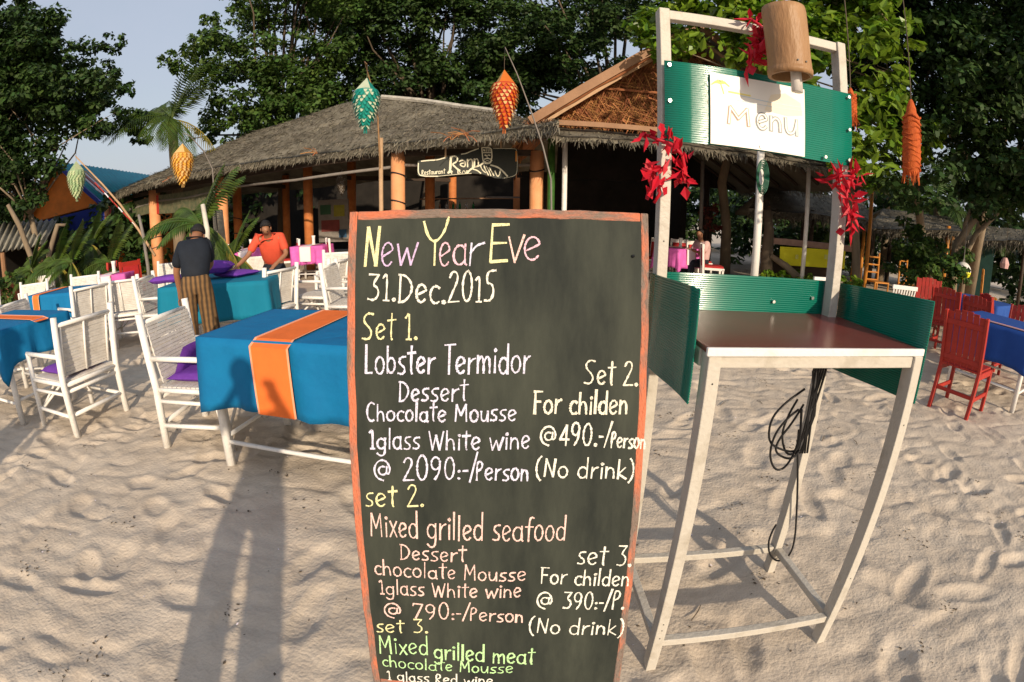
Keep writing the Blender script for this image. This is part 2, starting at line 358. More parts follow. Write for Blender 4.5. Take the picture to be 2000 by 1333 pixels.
# ================================================================ the restaurant pavilion
resto = thing('restaurant_pavilion', 'open beach restaurant pavilion under a wide grey thatched roof on orange pillars', 'restaurant', (-4, 13, 0))
resto.location = (0, 0, 0)
EZ = 2.85
eave = [gz(x, y, EZ) for x, y in ((213, 386), (250, 368), (300, 352), (365, 338), (437, 325), (520, 314), (600, 304), (712, 289), (787, 277), (881, 267), (975, 259), (1050, 249), (1092, 238))]
ridge = [gd(x, y, D) for x, y, D in ((262, 366, 21), (297, 346, 20.5), (402, 301, 19), (490, 260, 17.3), (595, 227, 15.6), (682, 199, 14.4), (738, 192, 14), (826, 200, 13.2), (904, 212, 12.4), (962, 220, 11.8), (1030, 232, 11.1), (1092, 236, 10.9))]
A, B, G = thatch_slope(eave, ridge, resto, n=150, nv=26, density=200, fringe=80, flen=.12)
back = B + (B - A) * np.array([.9, 1.1, 0]); back[:, 2] = EZ; back[:, 1] = np.maximum(back[:, 1], B[:, 1] + 1.5)
sheet(back, B, 8, .14, thatch, 'thatch_roof', resto)
m = MB(); m.tube([tuple(B[i] + [0, -.05, .03]) for i in range(100, 140, 3)], .07, 6); m.build('ridge_sheet', mat('pale_ridge_sheet', (.40, .38, .33), .8, .3, 8, .5, 20), resto)
# twigs sticking out of the eave
for (px, py) in ((620, 300), (905, 262), (915, 265), (880, 268), (560, 318), (345, 345)):
    m = MB()
    p = gz(px, py, EZ - .02)
    for _ in range(5):
        q = p + Vector((rng.uniform(-.35, .35), rng.uniform(-.3, .0), rng.uniform(-.15, .12))); m.tube([p, (p + q) / 2 + Vector((0, 0, .03)), q], .007, 4)
    m.build('stray_twig', gstraw, resto)
pil = []
def pillar(px, D, r, top, m_=pillarm, band=None):
    p = gd(px, 440, D); p.z = 0; b = MB(); r = r * 1.12; b.tube([(p.x, p.y, -.1), (p.x, p.y, top)], [r * 1.04, r], 14)
    o = b.build('pillar', m_, resto, True); pil.append(p)
    if band:
        for z in band:
            w = MB(); w.tube([(p.x + (r + .012) * math.cos(t), p.y + (r + .012) * math.sin(t), z + .05 * math.sin(t + p.x)) for t in np.linspace(0, 2 * PI, 15)], .016, 5); w.build('cable_tie', rubber, o)
    return p
front = [pillar(214, 19.6, .15, 2.72), pillar(304, 16.6, .165, 2.72, band=(1.25, .95)), pillar(437, 13.9, .125, 2.72), pillar(778, 9.95, .125, 2.74, band=(2.25, 1.7)), pillar(1047, 9.9, .125, 2.72, band=(2.35,))]
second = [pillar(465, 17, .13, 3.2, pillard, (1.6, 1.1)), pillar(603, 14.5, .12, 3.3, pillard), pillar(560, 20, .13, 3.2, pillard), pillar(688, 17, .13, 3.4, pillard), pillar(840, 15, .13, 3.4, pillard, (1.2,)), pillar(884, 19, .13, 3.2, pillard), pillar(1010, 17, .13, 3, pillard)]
for a, b, z in ((front[0], front[1], 2.35), (front[1], front[2], 2.38), (front[2], front[3], 2.42), (front[3], front[4], 2.45)):
    m = MB(); m.tube([(a.x, a.y, z), ((a.x + b.x) / 2, (a.y + b.y) / 2, z - .06), (b.x, b.y, z)], .032, 8); m.build('bamboo_pole', greyp, resto, True)
for a, b in zip(front, front[1:]):
    m = MB(); m.bar((a.x, a.y, 2.68), (b.x, b.y, 2.68), .1, .12); m.build('eave_beam', darkwood, resto)
for a, b in ((second[0], second[2]), (second[1], second[3]), (second[3], second[5]), (second[4], second[6])):
    m = MB(); m.bar((a.x, a.y, 2.75), (b.x, b.y, 2.75), .12, .14); m.build('inner_beam', darkwood, resto)
# rafters seen from below
for t in np.linspace(.06, .94, 17):
    i = int(t * 149); a = A[i] * .97 + B[i] * .03; b = A[i] * .3 + B[i] * .7; m = MB(); m.tube([a - [0, 0, .2], b - [0, 0, .2]], .035, 6); m.build('rafter', darkwood, resto)
# printed canvas banners between the left pillars
def banner(a, b, z0, z1, m_, edge):
    d = (b - a); n = 10; V = []; F = []
    for i in range(n + 1):
        for z in (z0, z1):
            p = a + d * (.06 + .88 * i / n); V.append((p.x + .03 * math.sin(i * 1.3), p.y - .02, z - .05 * math.sin(PI * i / n)))
    for i in range(n): F.append((2 * i, 2 * i + 2, 2 * i + 3, 2 * i + 1))
    o = npmesh('hanging_banner', V, F, m_, resto)
    for e in (0, n):
        p = a + d * (.06 + .88 * e / n); m = MB(); m.bar((p.x, p.y - .03, z0), (p.x, p.y - .03, z1), .12, .02); m.build('ribbon', edge, o)
cam_green = mat('printed_canvas', (.05, .075, .04), .7, .3, 9, col2=(.16, .14, .08))
banner(front[0], front[1], 2.05, 2.55, cam_green, redp); banner(front[1], front[2], 1.98, 2.55, cam_green, redp)
# dark back of the room
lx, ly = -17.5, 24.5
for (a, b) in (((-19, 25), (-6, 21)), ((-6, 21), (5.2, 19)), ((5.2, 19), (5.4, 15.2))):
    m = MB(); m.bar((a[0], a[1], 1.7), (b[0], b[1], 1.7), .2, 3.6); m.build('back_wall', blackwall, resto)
# room fittings
bar = thing('bar_counter', 'dark bar counter with pale green front at the back of the restaurant', 'bar counter')
m = MB(); m.box((-1.2, 15.2, .55), (6, .7, 1.1)); m.build('counter_front', mat('dull_green_panel', (.07, .10, .06), .7, .3, 3), bar)
m = MB(); m.box((-1.2, 15.15, 1.14), (6.2, .9, .07)); m.build('counter_top', darkwood, bar)
m = MB(); m.box((.2, 16.2, 2.0), (2.2, .05, .05)); m.build('light_strip', greyp, bar)
sh = thing('drinks_shelf', 'shelf of small bottles behind the bar counter', 'shelf')
for k in range(3):
    m = MB(); m.box((-1.5, 17.6, 1.2 + .4 * k), (3.6, .3, .04)); m.build('shelf', brownwood, sh)
for k in range(8):
    b = MB(); b.lathe([(.04, 0), (.04, .16), (.015, .2), (.015, .27)], n=8); o = b.build('bottle', random.choice([greenwall, brownwood, acryl]), None, True, (-3.1 + .24 * k, 17.6, 1.62)); tag(o, 'small bottle on the shelf behind the bar', 'bottle', 'bottles behind the bar')
# things seen against the dark: picture board, lampshade, hanging lamps
pb = thing('notice_board', 'faded notice board with coloured prints inside the restaurant left of the blackboard', 'notice board')
p = gd(652, 445, 15.5); m = MB(); m.box((p.x, p.y, 1.35), (1.0, .05, 1.3)); m.build('panel', greyp, pb)
for (dx, z, w, h, c) in ((-.25, 1.7, .35, .3, greenwall), (.2, 1.65, .35, .35, yellow), (-.1, 1.2, .6, .35, redp), (.3, .95, .25, .25, blue)):
    m = MB(); m.box((p.x + dx, p.y - .03, z), (w, .01, h)); m.build('print', mat('faded_' + c.name, tuple(.35 * x + .03 for x in c.node_tree.nodes['Color Ramp'].color_ramp.elements[0].color[:3]), .8), pb)

# ---------------------------------------------------------------- strokes: single-line hand lettering
def arc(cx, cy, rx, ry, a0, a1, n=9):
    return [(cx + rx * math.cos(math.radians(a0 + (a1 - a0) * i / n)), cy + ry * math.sin(math.radians(a0 + (a1 - a0) * i / n))) for i in range(n + 1)]
def G_(xh=.6):
    h = xh; G = {}
    # lowercase: (advance, strokes)
    G['a'] = (.46, [arc(.2, h * .48, .19, h * .48, 40, 330), [(.36, h), (.36, .03), (.42, .0)]])
    G['b'] = (.44, [[(.04, 1), (.04, 0)], arc(.2, h * .48, .17, h * .48, 150, -150)])
    G['c'] = (.38, [arc(.22, h * .5, .19, h * .5, 50, 310)])
    G['d'] = (.46, [arc(.2, h * .48, .18, h * .48, 40, 330), [(.37, 1.05), (.37, 0)]])
    G['e'] = (.42, [[(.05, h * .42), (.33, h * .66)] + arc(.2, h * .52, .17, h * .5, 25, 320, 12)])
    G['f'] = (.32, [[(.32, .95), (.22, 1.0), (.14, .85), (.14, 0)], [(.0, h), (.3, h)]])
    G['g'] = (.46, [arc(.2, h * .5, .18, h * .46, 40, 330), [(.37, h), (.37, -.16), (.28, -.34), (.12, -.34), (.02, -.22)]])
    G['h'] = (.44, [[(.04, 1), (.04, 0)], [(.04, h * .6), (.16, h), (.32, h * .85), (.36, 0)]])
    G['i'] = (.18, [[(.08, h * .95), (.08, 0)], arc(.085, h + .17, .035, .04, 0, 360, 7)])
    G['k'] = (.38, [[(.04, 1), (.04, 0)], [(.3, h), (.05, h * .42)], [(.05, h * .42), (.36, 0)]])
    G['l'] = (.17, [[(.07, 1.03), (.06, 0)]])
    G['m'] = (.62, [[(.04, h), (.04, 0)], [(.04, h * .6), (.16, h), (.28, h * .8), (.29, 0)], [(.29, h * .6), (.42, h), (.53, h * .8), (.54, 0)]])
    G['n'] = (.42, [[(.04, h), (.04, 0)], [(.04, h * .6), (.16, h), (.32, h * .8), (.34, 0)]])
    G['o'] = (.44, [arc(.2, h * .5, .18, h * .5, 80, 440, 12)])
    G['r'] = (.32, [[(.06, h), (.05, 0)], [(.05, h * .55), (.15, h * .9), (.3, h)]])
    G['s'] = (.36, [[(.32, h), (.12, h * .98), (.05, h * .75), (.12, h * .55), (.27, h * .42), (.3, h * .15), (.18, 0), (.02, .04)]])
    G['t'] = (.34, [[(.17, .98), (.15, .1), (.2, 0)], [(.0, h + .12), (.34, h + .15)]])
    G['u'] = (.44, [[(.04, h), (.05, .15), (.15, 0), (.3, .1), (.36, h * .9)], [(.36, h), (.37, 0)]])
    G['v'] = (.36, [[(.02, h), (.16, 0)], [(.16, 0), (.34, h * 1.05)]])
    G['w'] = (.58, [[(.02, h), (.13, 0)], [(.13, 0), (.28, h * .8)], [(.28, h * .8), (.4, 0)], [(.4, 0), (.56, h * 1.05)]])
    G['x'] = (.38, [[(.03, h), (.34, 0)], [(.34, h), (.02, 0)]])
    # capitals
    G['N'] = (.52, [[(.04, 0), (.08, 1)], [(.08, 1), (.38, .0)], [(.38, 0), (.44, 1)]])
    G['Y'] = (.56, [[(.02, 1), (.12, .65), (.28, .5), (.46, .72), (.54, 1.08)], [(.28, .5), (.29, 0)]])
    G['E'] = (.46, [[(.04, 0), (.05, 1)], [(.05, 1), (.42, 1)], [(.05, .5), (.38, .5)], [(.04, 0), (.42, .02)]])
    G['D'] = (.5, [[(.05, 0), (.05, 1)], [(.0, 1), (.22, .98), (.42, .7), (.42, .35), (.22, .03), (.02, 0)]])
    G['S'] = (.48, [[(.42, .95), (.22, 1), (.06, .85), (.08, .65), (.3, .45), (.38, .25), (.26, .03), (.02, .08)]])
    G['L'] = (.4, [[(.05, 1), (.05, 0)], [(.05, 0), (.32, .01)]])
    G['T'] = (.42, [[(.0, 1), (.44, 1.02)], [(.2, 1), (.19, 0)]])
    G['W'] = (.7, [[(.02, 1), (.18, 0)], [(.18, 0), (.32, .8)], [(.32, .8), (.48, 0)], [(.48, 0), (.64, 1)]])
    G['M'] = (.64, [[(.04, 0), (.08, 1)], [(.08, 1), (.28, .35)], [(.28, .35), (.5, 1)], [(.5, 1), (.54, 0)]])
    G['F'] = (.4, [[(.06, 0), (.06, 1)], [(.0, 1), (.36, 1)], [(.06, .55), (.3, .55)]])
    G['P'] = (.4, [[(.05, 0), (.05, 1), (.25, 1), (.33, .82), (.25, .58), (.06, .5)]])
    G['C'] = (.46, [arc(.26, .5, .22, .5, 55, 300, 10)])
    G['R'] = (.44, [[(.05, 0), (.05, 1), (.25, 1), (.33, .8), (.25, .56), (.06, .5), (.36, 0)]])
    G['O'] = (.42, [arc(.2, .3, .18, .3, 80, 440, 12)])
    # small capitals used inside words
    G['1'] = (.3, [[(.02, .78), (.16, 1), (.16, 0)], [(.06, 0), (.25, 0)]])
    G['|'] = (.24, [[(.02, .8), (.13, 1), (.13, 0)]])
    G['2'] = (.44, [[(.04, .78), (.12, .98), (.3, .95), (.34, .72), (.2, .4), (.02, .0)], [(.02, 0), (.4, .02)]])
    G['3'] = (.44, [[(.04, 1), (.36, 1)], [(.36, 1), (.16, .6), (.34, .5), (.38, .22), (.24, .0), (.03, .05)]])
    G['4'] = (.44, [[(.28, 0), (.28, 1)], [(.28, 1), (.02, .3)], [(.02, .3), (.4, .3)]])
    G['5'] = (.42, [[(.4, 1), (.1, .98), (.08, .58), (.28, .58), (.36, .3), (.24, .02), (.02, .04)]])
    G['7'] = (.44, [[(.0, .85), (.03, 1)], [(.03, 1), (.38, .95)], [(.38, .95), (.1, 0)]])
    G['9'] = (.44, [arc(.18, .7, .16, .28, 20, 380, 10), [(.34, .78), (.32, .3), (.16, 0)]])
    G['0'] = (.46, [arc(.21, .5, .18, .5, 80, 440, 12)])
    G['@'] = (.8, [arc(.4, .42, .16, .2, 60, 330, 8), [(.56, .62), (.54, .25), (.66, .3), (.68, .6), (.5, .92), (.22, .88), (.05, .5), (.16, .08), (.42, -.04)]])
    G['.'] = (.17, [arc(.07, .05, .045, .05, 0, 360, 7)])
    G[':'] = (.15, [arc(.06, .06, .025, .03, 0, 360, 6), arc(.06, .38, .025, .03, 0, 360, 6)])
    G['-'] = (.2, [[(.0, .38), (.17, .38)]])
    G['/'] = (.28, [[(.0, -.1), (.26, 1.12)]])
    G['('] = (.3, [arc(.32, .4, .26, .65, 110, 250, 8)])
    G[')'] = (.3, [arc(-.04, .4, .26, .65, 70, -70, 8)])
    G[' '] = (.26, [])
    return G
GL = G_()
_SEQ = [0]
def strokes_mesh(strokes, O, ax, ay, nrm, width, name, m_, parent, lift=.0012, jitter=.25, thin=0):
    """strokes: 2-D polylines in units of ax, ay; drawn as narrow flat marks lying on the surface"""
    V = []; F = []
    nrm = nrm.normalized()
    for st in strokes:
        if len(st) < 2: continue
        # smooth
        P = [Vector((p[0], p[1])) for p in st]
        if len(P) > 2:
            for _ in range(2):
                Q = [P[0]]
                for a, b in zip(P, P[1:]): Q += [a * .75 + b * .25, a * .25 + b * .75]
                P = Q + [P[-1]]
        W = [O + ax * p.x + ay * p.y for p in P]; _SEQ[0] = (_SEQ[0] + 1) % 24; off = nrm * (lift + .00003 * _SEQ[0])
        n = len(W); o = len(V); ww = width * rng.uniform(.85, 1.15)
        for i, p in enumerate(W):
            d = (W[min(i + 1, n - 1)] - W[max(i - 1, 0)])
            if d.length < 1e-7: d = ax.normalized()
            d.normalize(); s = d.cross(nrm) * (ww / 2 * rng.uniform(1 - jitter, 1 + jitter))
            e = d * (ww * .3) * (-1 if i == 0 else 1 if i == n - 1 else 0)
            V += [tuple(p + s + off + e), tuple(p - s + off + e)]
        for i in range(n - 1): F.append((o + 2 * i, o + 2 * i + 2, o + 2 * i + 3, o + 2 * i + 1))
    return npmesh(name, V, F, m_, parent)
def lay_text(text, slant=.0, G=None):
    G = G or GL; x = 0; S = []; r = random.Random(len(text) * 7 + ord(text[0]))
    for ch in text:
        adv, st = G[ch]; k = r.uniform(.92, 1.08); dy = r.uniform(-.03, .03); kx = r.uniform(.95, 1.08)
        for s in st: S.append([(x + p[0] * kx + slant * p[1], p[1] * k + dy) for p in s])
        x += adv * kx + .05
    return S, x
# ================================================================ chalk menu board, leaning slightly back on the sand
BX0, BX1 = -.432, .352
def bp(t): return Vector((0, .965 + (1.268 - .965) * t, .055 + (1.463 - .055) * t))      # t 0 bottom, 1 top
bup = (bp(1) - bp(0)); BH = bup.length; bu = bup.normalized(); bn = Vector((0, -bu.z, bu.y))  # normal towards the viewer
Ob = bp(0)
bt = thing('chalkboard', 'tall handwritten New Year Eve chalk menu board in a worn salmon painted frame', 'chalkboard', (0, 0, 0))
def bpt(x, h, lift=0): return Ob + Vector((x, 0, 0)) + bu * h + bn * lift
def slab(x0, x1, h0, h1, l0, l1, name, m_, tap=0, curve=0):
    v = []; 
    n = 14 if (x1 - x0) > .3 or (h1 - h0) > .3 else 1; horiz = (x1 - x0) > (h1 - h0)
    for i in range(n + 1):
        t = i / n
        for (a, l) in ((0, l0), (1, l0), (1, l1), (0, l1)):
            w = .0015 * math.sin(i * 2.7 + x0 * 9) if n > 1 and 0 < i < n else 0
            if horiz: x, h = x0 + (x1 - x0) * t, (h0, h1)[a] + w
            else: x, h = (x0, x1)[a] + w, h0 + (h1 - h0) * t
            v.append(bpt(x, h, l))
    f = [(3, 2, 1, 0), tuple(4 * n + k for k in range(4))]
    for i in range(n):
        for k in range(4): f.append((4 * i + k, 4 * i + (k + 1) % 4, 4 * i + 4 + (k + 1) % 4, 4 * i + 4 + k))
    m = MB(); m.add(v, f); o = m.build(name, m_, bt)
    bmx = o.modifiers.new('bevel', 'BEVEL'); bmx.width = .003; bmx.segments = 2; bmx.limit_method = 'ANGLE'; return o
slab(BX0 + .01, BX1 - .01, .01, BH - .01, -.012, 0, 'board_panel', board); PANEL = bpy.data.objects['board_panel']
slab(BX0, BX0 + .023, .0, BH, -.02, .0012, 'frame_rail', framem)
slab(BX1 - .021, BX1, .0, BH, -.02, .0012, 'frame_rail', framem)
slab(BX0 + .0235, BX1 - .0215, BH - .024, BH, -.02, .001, 'frame_rail', frameh)
slab(BX0 + .0235, BX1 - .0215, 0, .024, -.02, .001, 'frame_rail', frameh)
m = MB(); m.tube([bpt(BX1 - .045, BH - .115, .004), bpt(BX1 - .040, BH - .115, .006)], .004, 6); m.build('nail', rubber, bt)
for x in (BX0 + .05, BX1 - .05):      # rear props that hold the board up
    m = MB(); m.bar(bpt(x, BH - .2, -.03), Vector((x, 1.62, -.03)), .03, .02); m.build('rear_prop', brownwood, bt)
m = MB(); m.bar(bpt(BX0 + .015, -.09, -.008), bpt(BX0 + .015, .0, -.008), .03, .022); m.build('foot', framem, bt)
m = MB(); m.bar(bpt(BX1 - .015, -.09, -.008), bpt(BX1 - .015, .0, -.008), .03, .022); m.build('foot', framem, bt)
def onboard(px, py):
    d = ray(px, py); t = (Ob - EYE).dot(bn) / d.dot(bn); return EYE + d * t
# text, x0, x1, baseline0, baseline1, cap height (in the photograph's pixels), colour, stroke width in mm
Z1, Z2, Z3 = 400, 700, 1000
def zx(x): return 670 + x / 3.2787
TXT = [('N', 135, 238, 396, 392, 258, 'yellow', 6.0, Z1), ('ew', 240, 478, 394, 390, 235, 'mauve', 4.0, Z1), ('Y', 498, 668, 398, 392, 285, 'yellow', 5.5, Z1),
 ('ea', 612, 800, 394, 390, 235, 'pink', 4.0, Z1), ('r', 795, 905, 392, 388, 250, 'lilac', 4.6, Z1), ('E', 933, 1062, 374, 370, 240, 'yellow', 5, Z1), ('v', 1050, 1160, 368, 364, 255, 'rose', 4.4, Z1), ('e', 1150, 1275, 366, 362, 262, 'pink', 4, Z1),
 ('31.Dec.', 155, 665, 612, 634, 175, 'white', 4.4, Z1), ('2015', 672, 975, 620, 618, 190, 'white', 4.2, Z1),
 ('Set 1.', 122, 482, 868, 864, 165, 'yellow', 4.4, Z1), ('Lobster Termidor', 142, 1198, 1082, 1078, 172, 'lilac', 4.6, Z1),
 ('Set 2.', 1540, 1890, 1150, 1160, 150, 'cream', 4.4, Z1),
 ('Dessert', 358, 800, 274, 270, 130, 'lilac', 4.4, Z2), ('Chocolate Mousse', 150, 1112, 400, 400, 112, 'lilac', 4.2, Z2), ('1glass White wine', 170, 1198, 578, 580, 125, 'lilac', 4.2, Z2),
 ('@ 2090:-/', 190, 860, 776, 776, 148, 'lilac', 4.2, Z2), ('Person', 850, 1190, 780, 780, 118, 'lilac', 4.4, Z2),
 ('set 2.', 145, 525, 945, 945, 140, 'yellow', 4.0, Z2), ('Mixed grilled seafood', 178, 1428, 1132, 1168, 155, 'rose', 4.2, Z2),
 ('For childen', 1218, 1822, 352, 354, 140, 'cream', 5.0, Z2), ('@490.-/', 1250, 1715, 555, 560, 140, 'white', 4.4, Z2), ('Person', 1712, 1935, 572, 576, 100, 'white', 4.4, Z2),
 ('(NO drink)', 1225, 1865, 752, 772, 118, 'white', 4.2, Z2),
 ('Dessert', 368, 790, 300, 318, 98, 'rose', 3.8, Z3), ('chocolate Mousse', 205, 1175, 398, 440, 92, 'rose', 3.8, Z3), ('1glass White wine', 235, 1142, 522, 546, 92, 'rose', 3.8, Z3),
 ('@ 790:-/', 255, 815, 668, 690, 98, 'rose', 4, Z3), ('Person', 812, 1156, 694, 704, 82, 'rose', 4.4, Z3), ('set 3.', 216, 550, 766, 772, 84, 'yellow', 4, Z3),
 ('set 3.', 1498, 1848, 330, 345, 130, 'white', 4.2, Z3), ('For childen', 1262, 1832, 454, 472, 100, 'white', 4.4, Z3), ('@ 390:-/P.', 1228, 1803, 610, 624, 112, 'white', 4.4, Z3), ('(NO drink)', 1182, 1798, 766, 786, 95, 'white', 4.4, Z3),
 ('Mixed', 235, 552, 905, 912, 112, 'green', 4, Z3), ('grilled meat', 585, 1225, 935, 974, 105, 'green', 5, Z3), ('chocolate Mousse', 255, 1092, 985, 1030, 66, 'green', 3.6, Z3), ('1 glass Red wine', 285, 962, 1072, 1108, 60, 'white', 3.8, Z3)]
def words_of(t, S):
    out = []; i = 0
    for wrd in t.split(' '):
        k = sum(len(GL[ch][1]) for ch in wrd); out.append(S[i:i + k]); i += k
    return out
for (t, x0, x1, y0, y1, hc, c, w, zy) in TXT:
    S, adv = lay_text(t.replace('NO', 'NO'), slant=.03)
    P0, P1 = onboard(zx(x0), zy + y0 / 3.2787), onboard(zx(x1), zy + y1 / 3.2787)
    Pu = onboard(zx(x0), zy + (y0 - hc) / 3.2787)
    ax = (P1 - P0) / (adv - .05); ay = bu * (Pu - P0).dot(bu)
    for wd_ in words_of(t, S): strokes_mesh(wd_, P0, ax, ay, bn, w * .00110, 'chalk_writing', chalks[c], PANEL, lift=.0018, jitter=.42)

# ================================================================ green and cream menu stand
st = thing('menu_stand', 'tall cream steel menu stand with green corrugated panels and a dark red shelf', 'menu stand', (0, 0, 0))
FL, FR, BR, BL = Vector((.495, 1.105, 0)), Vector((1.184, 1.085, 0)), Vector((1.165, 1.54, 0)), Vector((.482, 1.56, 0))
T = .036; TD = .050; CT = 1.135
def tube_part(a, b, w, h, name='frame_tube', m_=tubem):
    m = MB(); m.bar(a, b, w, h); o = m.build(name, m_, st); k = o.modifiers.new('bevel', 'BEVEL'); k.width = .003; k.segments = 2; return o
zv = lambda p, z: Vector((p.x, p.y, z))
for p in (FL, FR): tube_part(zv(p, -.06), zv(p, CT), T, TD, 'leg')
for p in (BR, BL): tube_part(zv(p, -.06), zv(p, 2.165), T, TD, 'post')
tube_part(zv(BL, 2.145) + Vector((T / 2, 0, 0)), zv(BR, 2.145) - Vector((T / 2, 0, 0)), T - .002, T - .002, 'top_rail')
for a, b in ((FL, FR), (BL, BR)):
    d = (b - a).normalized() * T / 2; tube_part(zv(a, .12) + d, zv(b, .12) - d, .03, .03, 'floor_rail'); tube_part(zv(a, CT - .02) + d, zv(b, CT - .02) - d, T - .003, T - .003, 'shelf_rail')
T0_ = T; T = TD
for a, b in ((FL, BL), (FR, BR)):
    d = (b - a).normalized() * T / 2; tube_part(zv(a, .12) + d, zv(b, .12) - d, .03, .03, 'floor_rail'); tube_part(zv(a, CT - .02) + d, zv(b, CT - .02) - d, T - .003, T - .003, 'shelf_rail')
T = T0_
def slab3(c, d, name, m_, bev=.003):
    m = MB(); m.box(c, d); o = m.build(name, m_, st); k = o.modifiers.new('bevel', 'BEVEL'); k.width = bev; k.segments = 2; return o
slab3((.838, 1.325, CT + .010), (.735, .49, .014), 'shelf_top', redtop)
slab3((.838, 1.072, CT + .010), (.745, .012, .022), 'shelf_edging', white)
# corrugated sheets: real fine ribs
def ribbed(P00, P10, P01, P11, pitch, amp, name, n_u=2, m_=polyc):
    P00, P10, P01, P11 = map(Vector, (P00, P10, P01, P11)); Hh = ((P01 - P00).length + (P11 - P10).length) / 2
    k = int(Hh / pitch * 4); nr = (P10 - P00).cross(P01 - P00).normalized(); V = []; F = []
    for j in range(k + 1):
        t = j / k; a = P00.lerp(P01, t); b = P10.lerp(P11, t)
        for i in range(n_u + 1):
            p = a.lerp(b, i / n_u) + nr * (amp * math.sin(t * Hh / pitch * 2 * PI)) + nr * .004 * math.sin(i / n_u * PI * 2)
            V.append(tuple(p))
    for j in range(k):
        for i in range(n_u): a = j * (n_u + 1) + i; F.append((a, a + 1, a + n_u + 2, a + n_u + 1))
    o = npmesh(name, V, F, m_, st, smooth=True); s = o.modifiers.new('t', 'SOLIDIFY'); s.thickness = .003; return o
ribbed((.468, 1.512, 1.700), (1.186, 1.500, 1.700), (.468, 1.512, 1.966), (1.186, 1.500, 1.966), .0075, .0009, 'sign_panel', 8)
ribbed((.468, 1.585, 1.06), (1.21, 1.572, 1.04), (.468, 1.585, 1.275), (1.21, 1.572, 1.275), .0075, .0009, 'back_panel', 8)
ribbed((.452, 1.568, .965), (.450, 1.118, .992), (.452, 1.568, 1.272), (.450, 1.118, 1.287), .0075, .0009, 'side_panel', 6)
ribbed((1.214, 1.555, .950), (1.214, 1.065, .985), (1.214, 1.555, 1.275), (1.214, 1.065, 1.300), .0075, .0009, 'side_panel', 6)
for (x, y, z) in ((.482, 1.506, 1.95), (.482, 1.506, 1.83), (.482, 1.506, 1.72), (1.168, 1.494, 1.95), (1.168, 1.494, 1.83), (1.168, 1.494, 1.72), (.80, 1.498, 1.715), (1.06, 1.494, 1.715)):
    b = MB(); b.tube([(x, y, z), (x, y - .006, z)], .006, 8); b.build('screw', screwm, st)
for (x, y, z) in ((.5, 1.578, 1.255), (.93, 1.575, 1.19), (1.10, 1.575, 1.21)):
    b = MB(); b.tube([(x, y, z), (x, y - .008, z)], .006, 8); b.build('screw', screwm, st)
for z, p in ((1.38, BL), (1.58, BL), (.2, FL), (.16, FL), (.23, FL), (1.06, FL), (.92, FR), (.33, FR), (1.42, BR), (1.55, BR)):
    b = MB(); b.tube([(p.x, p.y - TD / 2 - .0005, z), (p.x, p.y - TD / 2 - .001, z)], .0025, 6); b.build('bolt_hole', rubber, st)
# menu sheet fixed to the sign
mx0, mx1, mz0, mz1 = .617, .974, 1.703, 1.940
b = MB(); b.box(((mx0 + mx1) / 2, 1.4965, (mz0 + mz1) / 2), (mx1 - mx0, .0015, mz1 - mz0)); b.build('menu_sheet', poster, st)
Pn = Vector((0, -1, 0)); SX, SZ = Vector((1, 0, 0)), Vector((0, 0, 1))
flat = {k: mat('print_' + k, c, .6, .04) for k, c in dict(grey=(.30, .33, .35), tan=(.46, .34, .26), green=(.50, .62, .18), yellow=(.78, .70, .22), sky=(.50, .62, .70), peach=(.80, .72, .56)).items()}
def mark(pts, c, w, name='printed_mark', fill=False):
    if fill:
        V = [(mx0 + x * (mx1 - mx0), 1.4952, mz0 + y * (mz1 - mz0)) for x, y in pts]
        npm = MB(); npm.add(V, [tuple(range(len(V)))]); return npm.build(name, flat[c], st)
    return strokes_mesh([pts], Vector((mx0, 1.4957, mz0)), SX * (mx1 - mx0), SZ * (mz1 - mz0), Pn, w, name, flat[c], st, lift=.0008, jitter=.1)
def outl(text, x0, x1, y0, h, w, c):      # outlined letters: a broad grey stroke with a paler core
    S, adv = lay_text(text); O = Vector((mx0 + x0 * (mx1 - mx0), 1.4957, mz0 + y0 * (mz1 - mz0)))
    ax = SX * ((x1 - x0) * (mx1 - mx0) / adv); ay = SZ * (h * (mz1 - mz0))
    strokes_mesh(S, O, ax, ay, Pn, w, 'menu_lettering', flat[c], st, lift=.0006, jitter=.05)
    strokes_mesh(S, O, ax, ay, Pn, w * .45, 'menu_lettering', poster, st, lift=.0022, jitter=.05)
outl('M', .16, .44, .31, .22, .013, 'tan'); outl('en', .46, .76, .30, .34, .0135, 'grey'); outl('u', .76, .95, .29, .34, .013, 'grey')
mark([(.3, .73), (.62, .70), (.97, .72)], 'sky', .002); mark([(.25, .66), (.6, .64), (.98, .67)], 'sky', .0015); mark([(.18, .76), (.4, .75)], 'yellow', .005)
mark([(.55, .58), (.62, .82), (.78, .88), (.95, .78), (.97, .60), (.8, .55)], 'peach', 0, fill=True)
for a in range(7):
    t = math.radians(20 + a * 25); mark([(.10, .86), (.10 + .05 * math.cos(t), .86 + .06 * math.sin(t)), (.10 + .09 * math.cos(t), .86 + .05 * math.sin(t) - .04)], 'green', .004, 'printed_palm')
mark([(.10, .86), (.12, .78), (.13, .72)], 'green', .003, 'printed_palm')

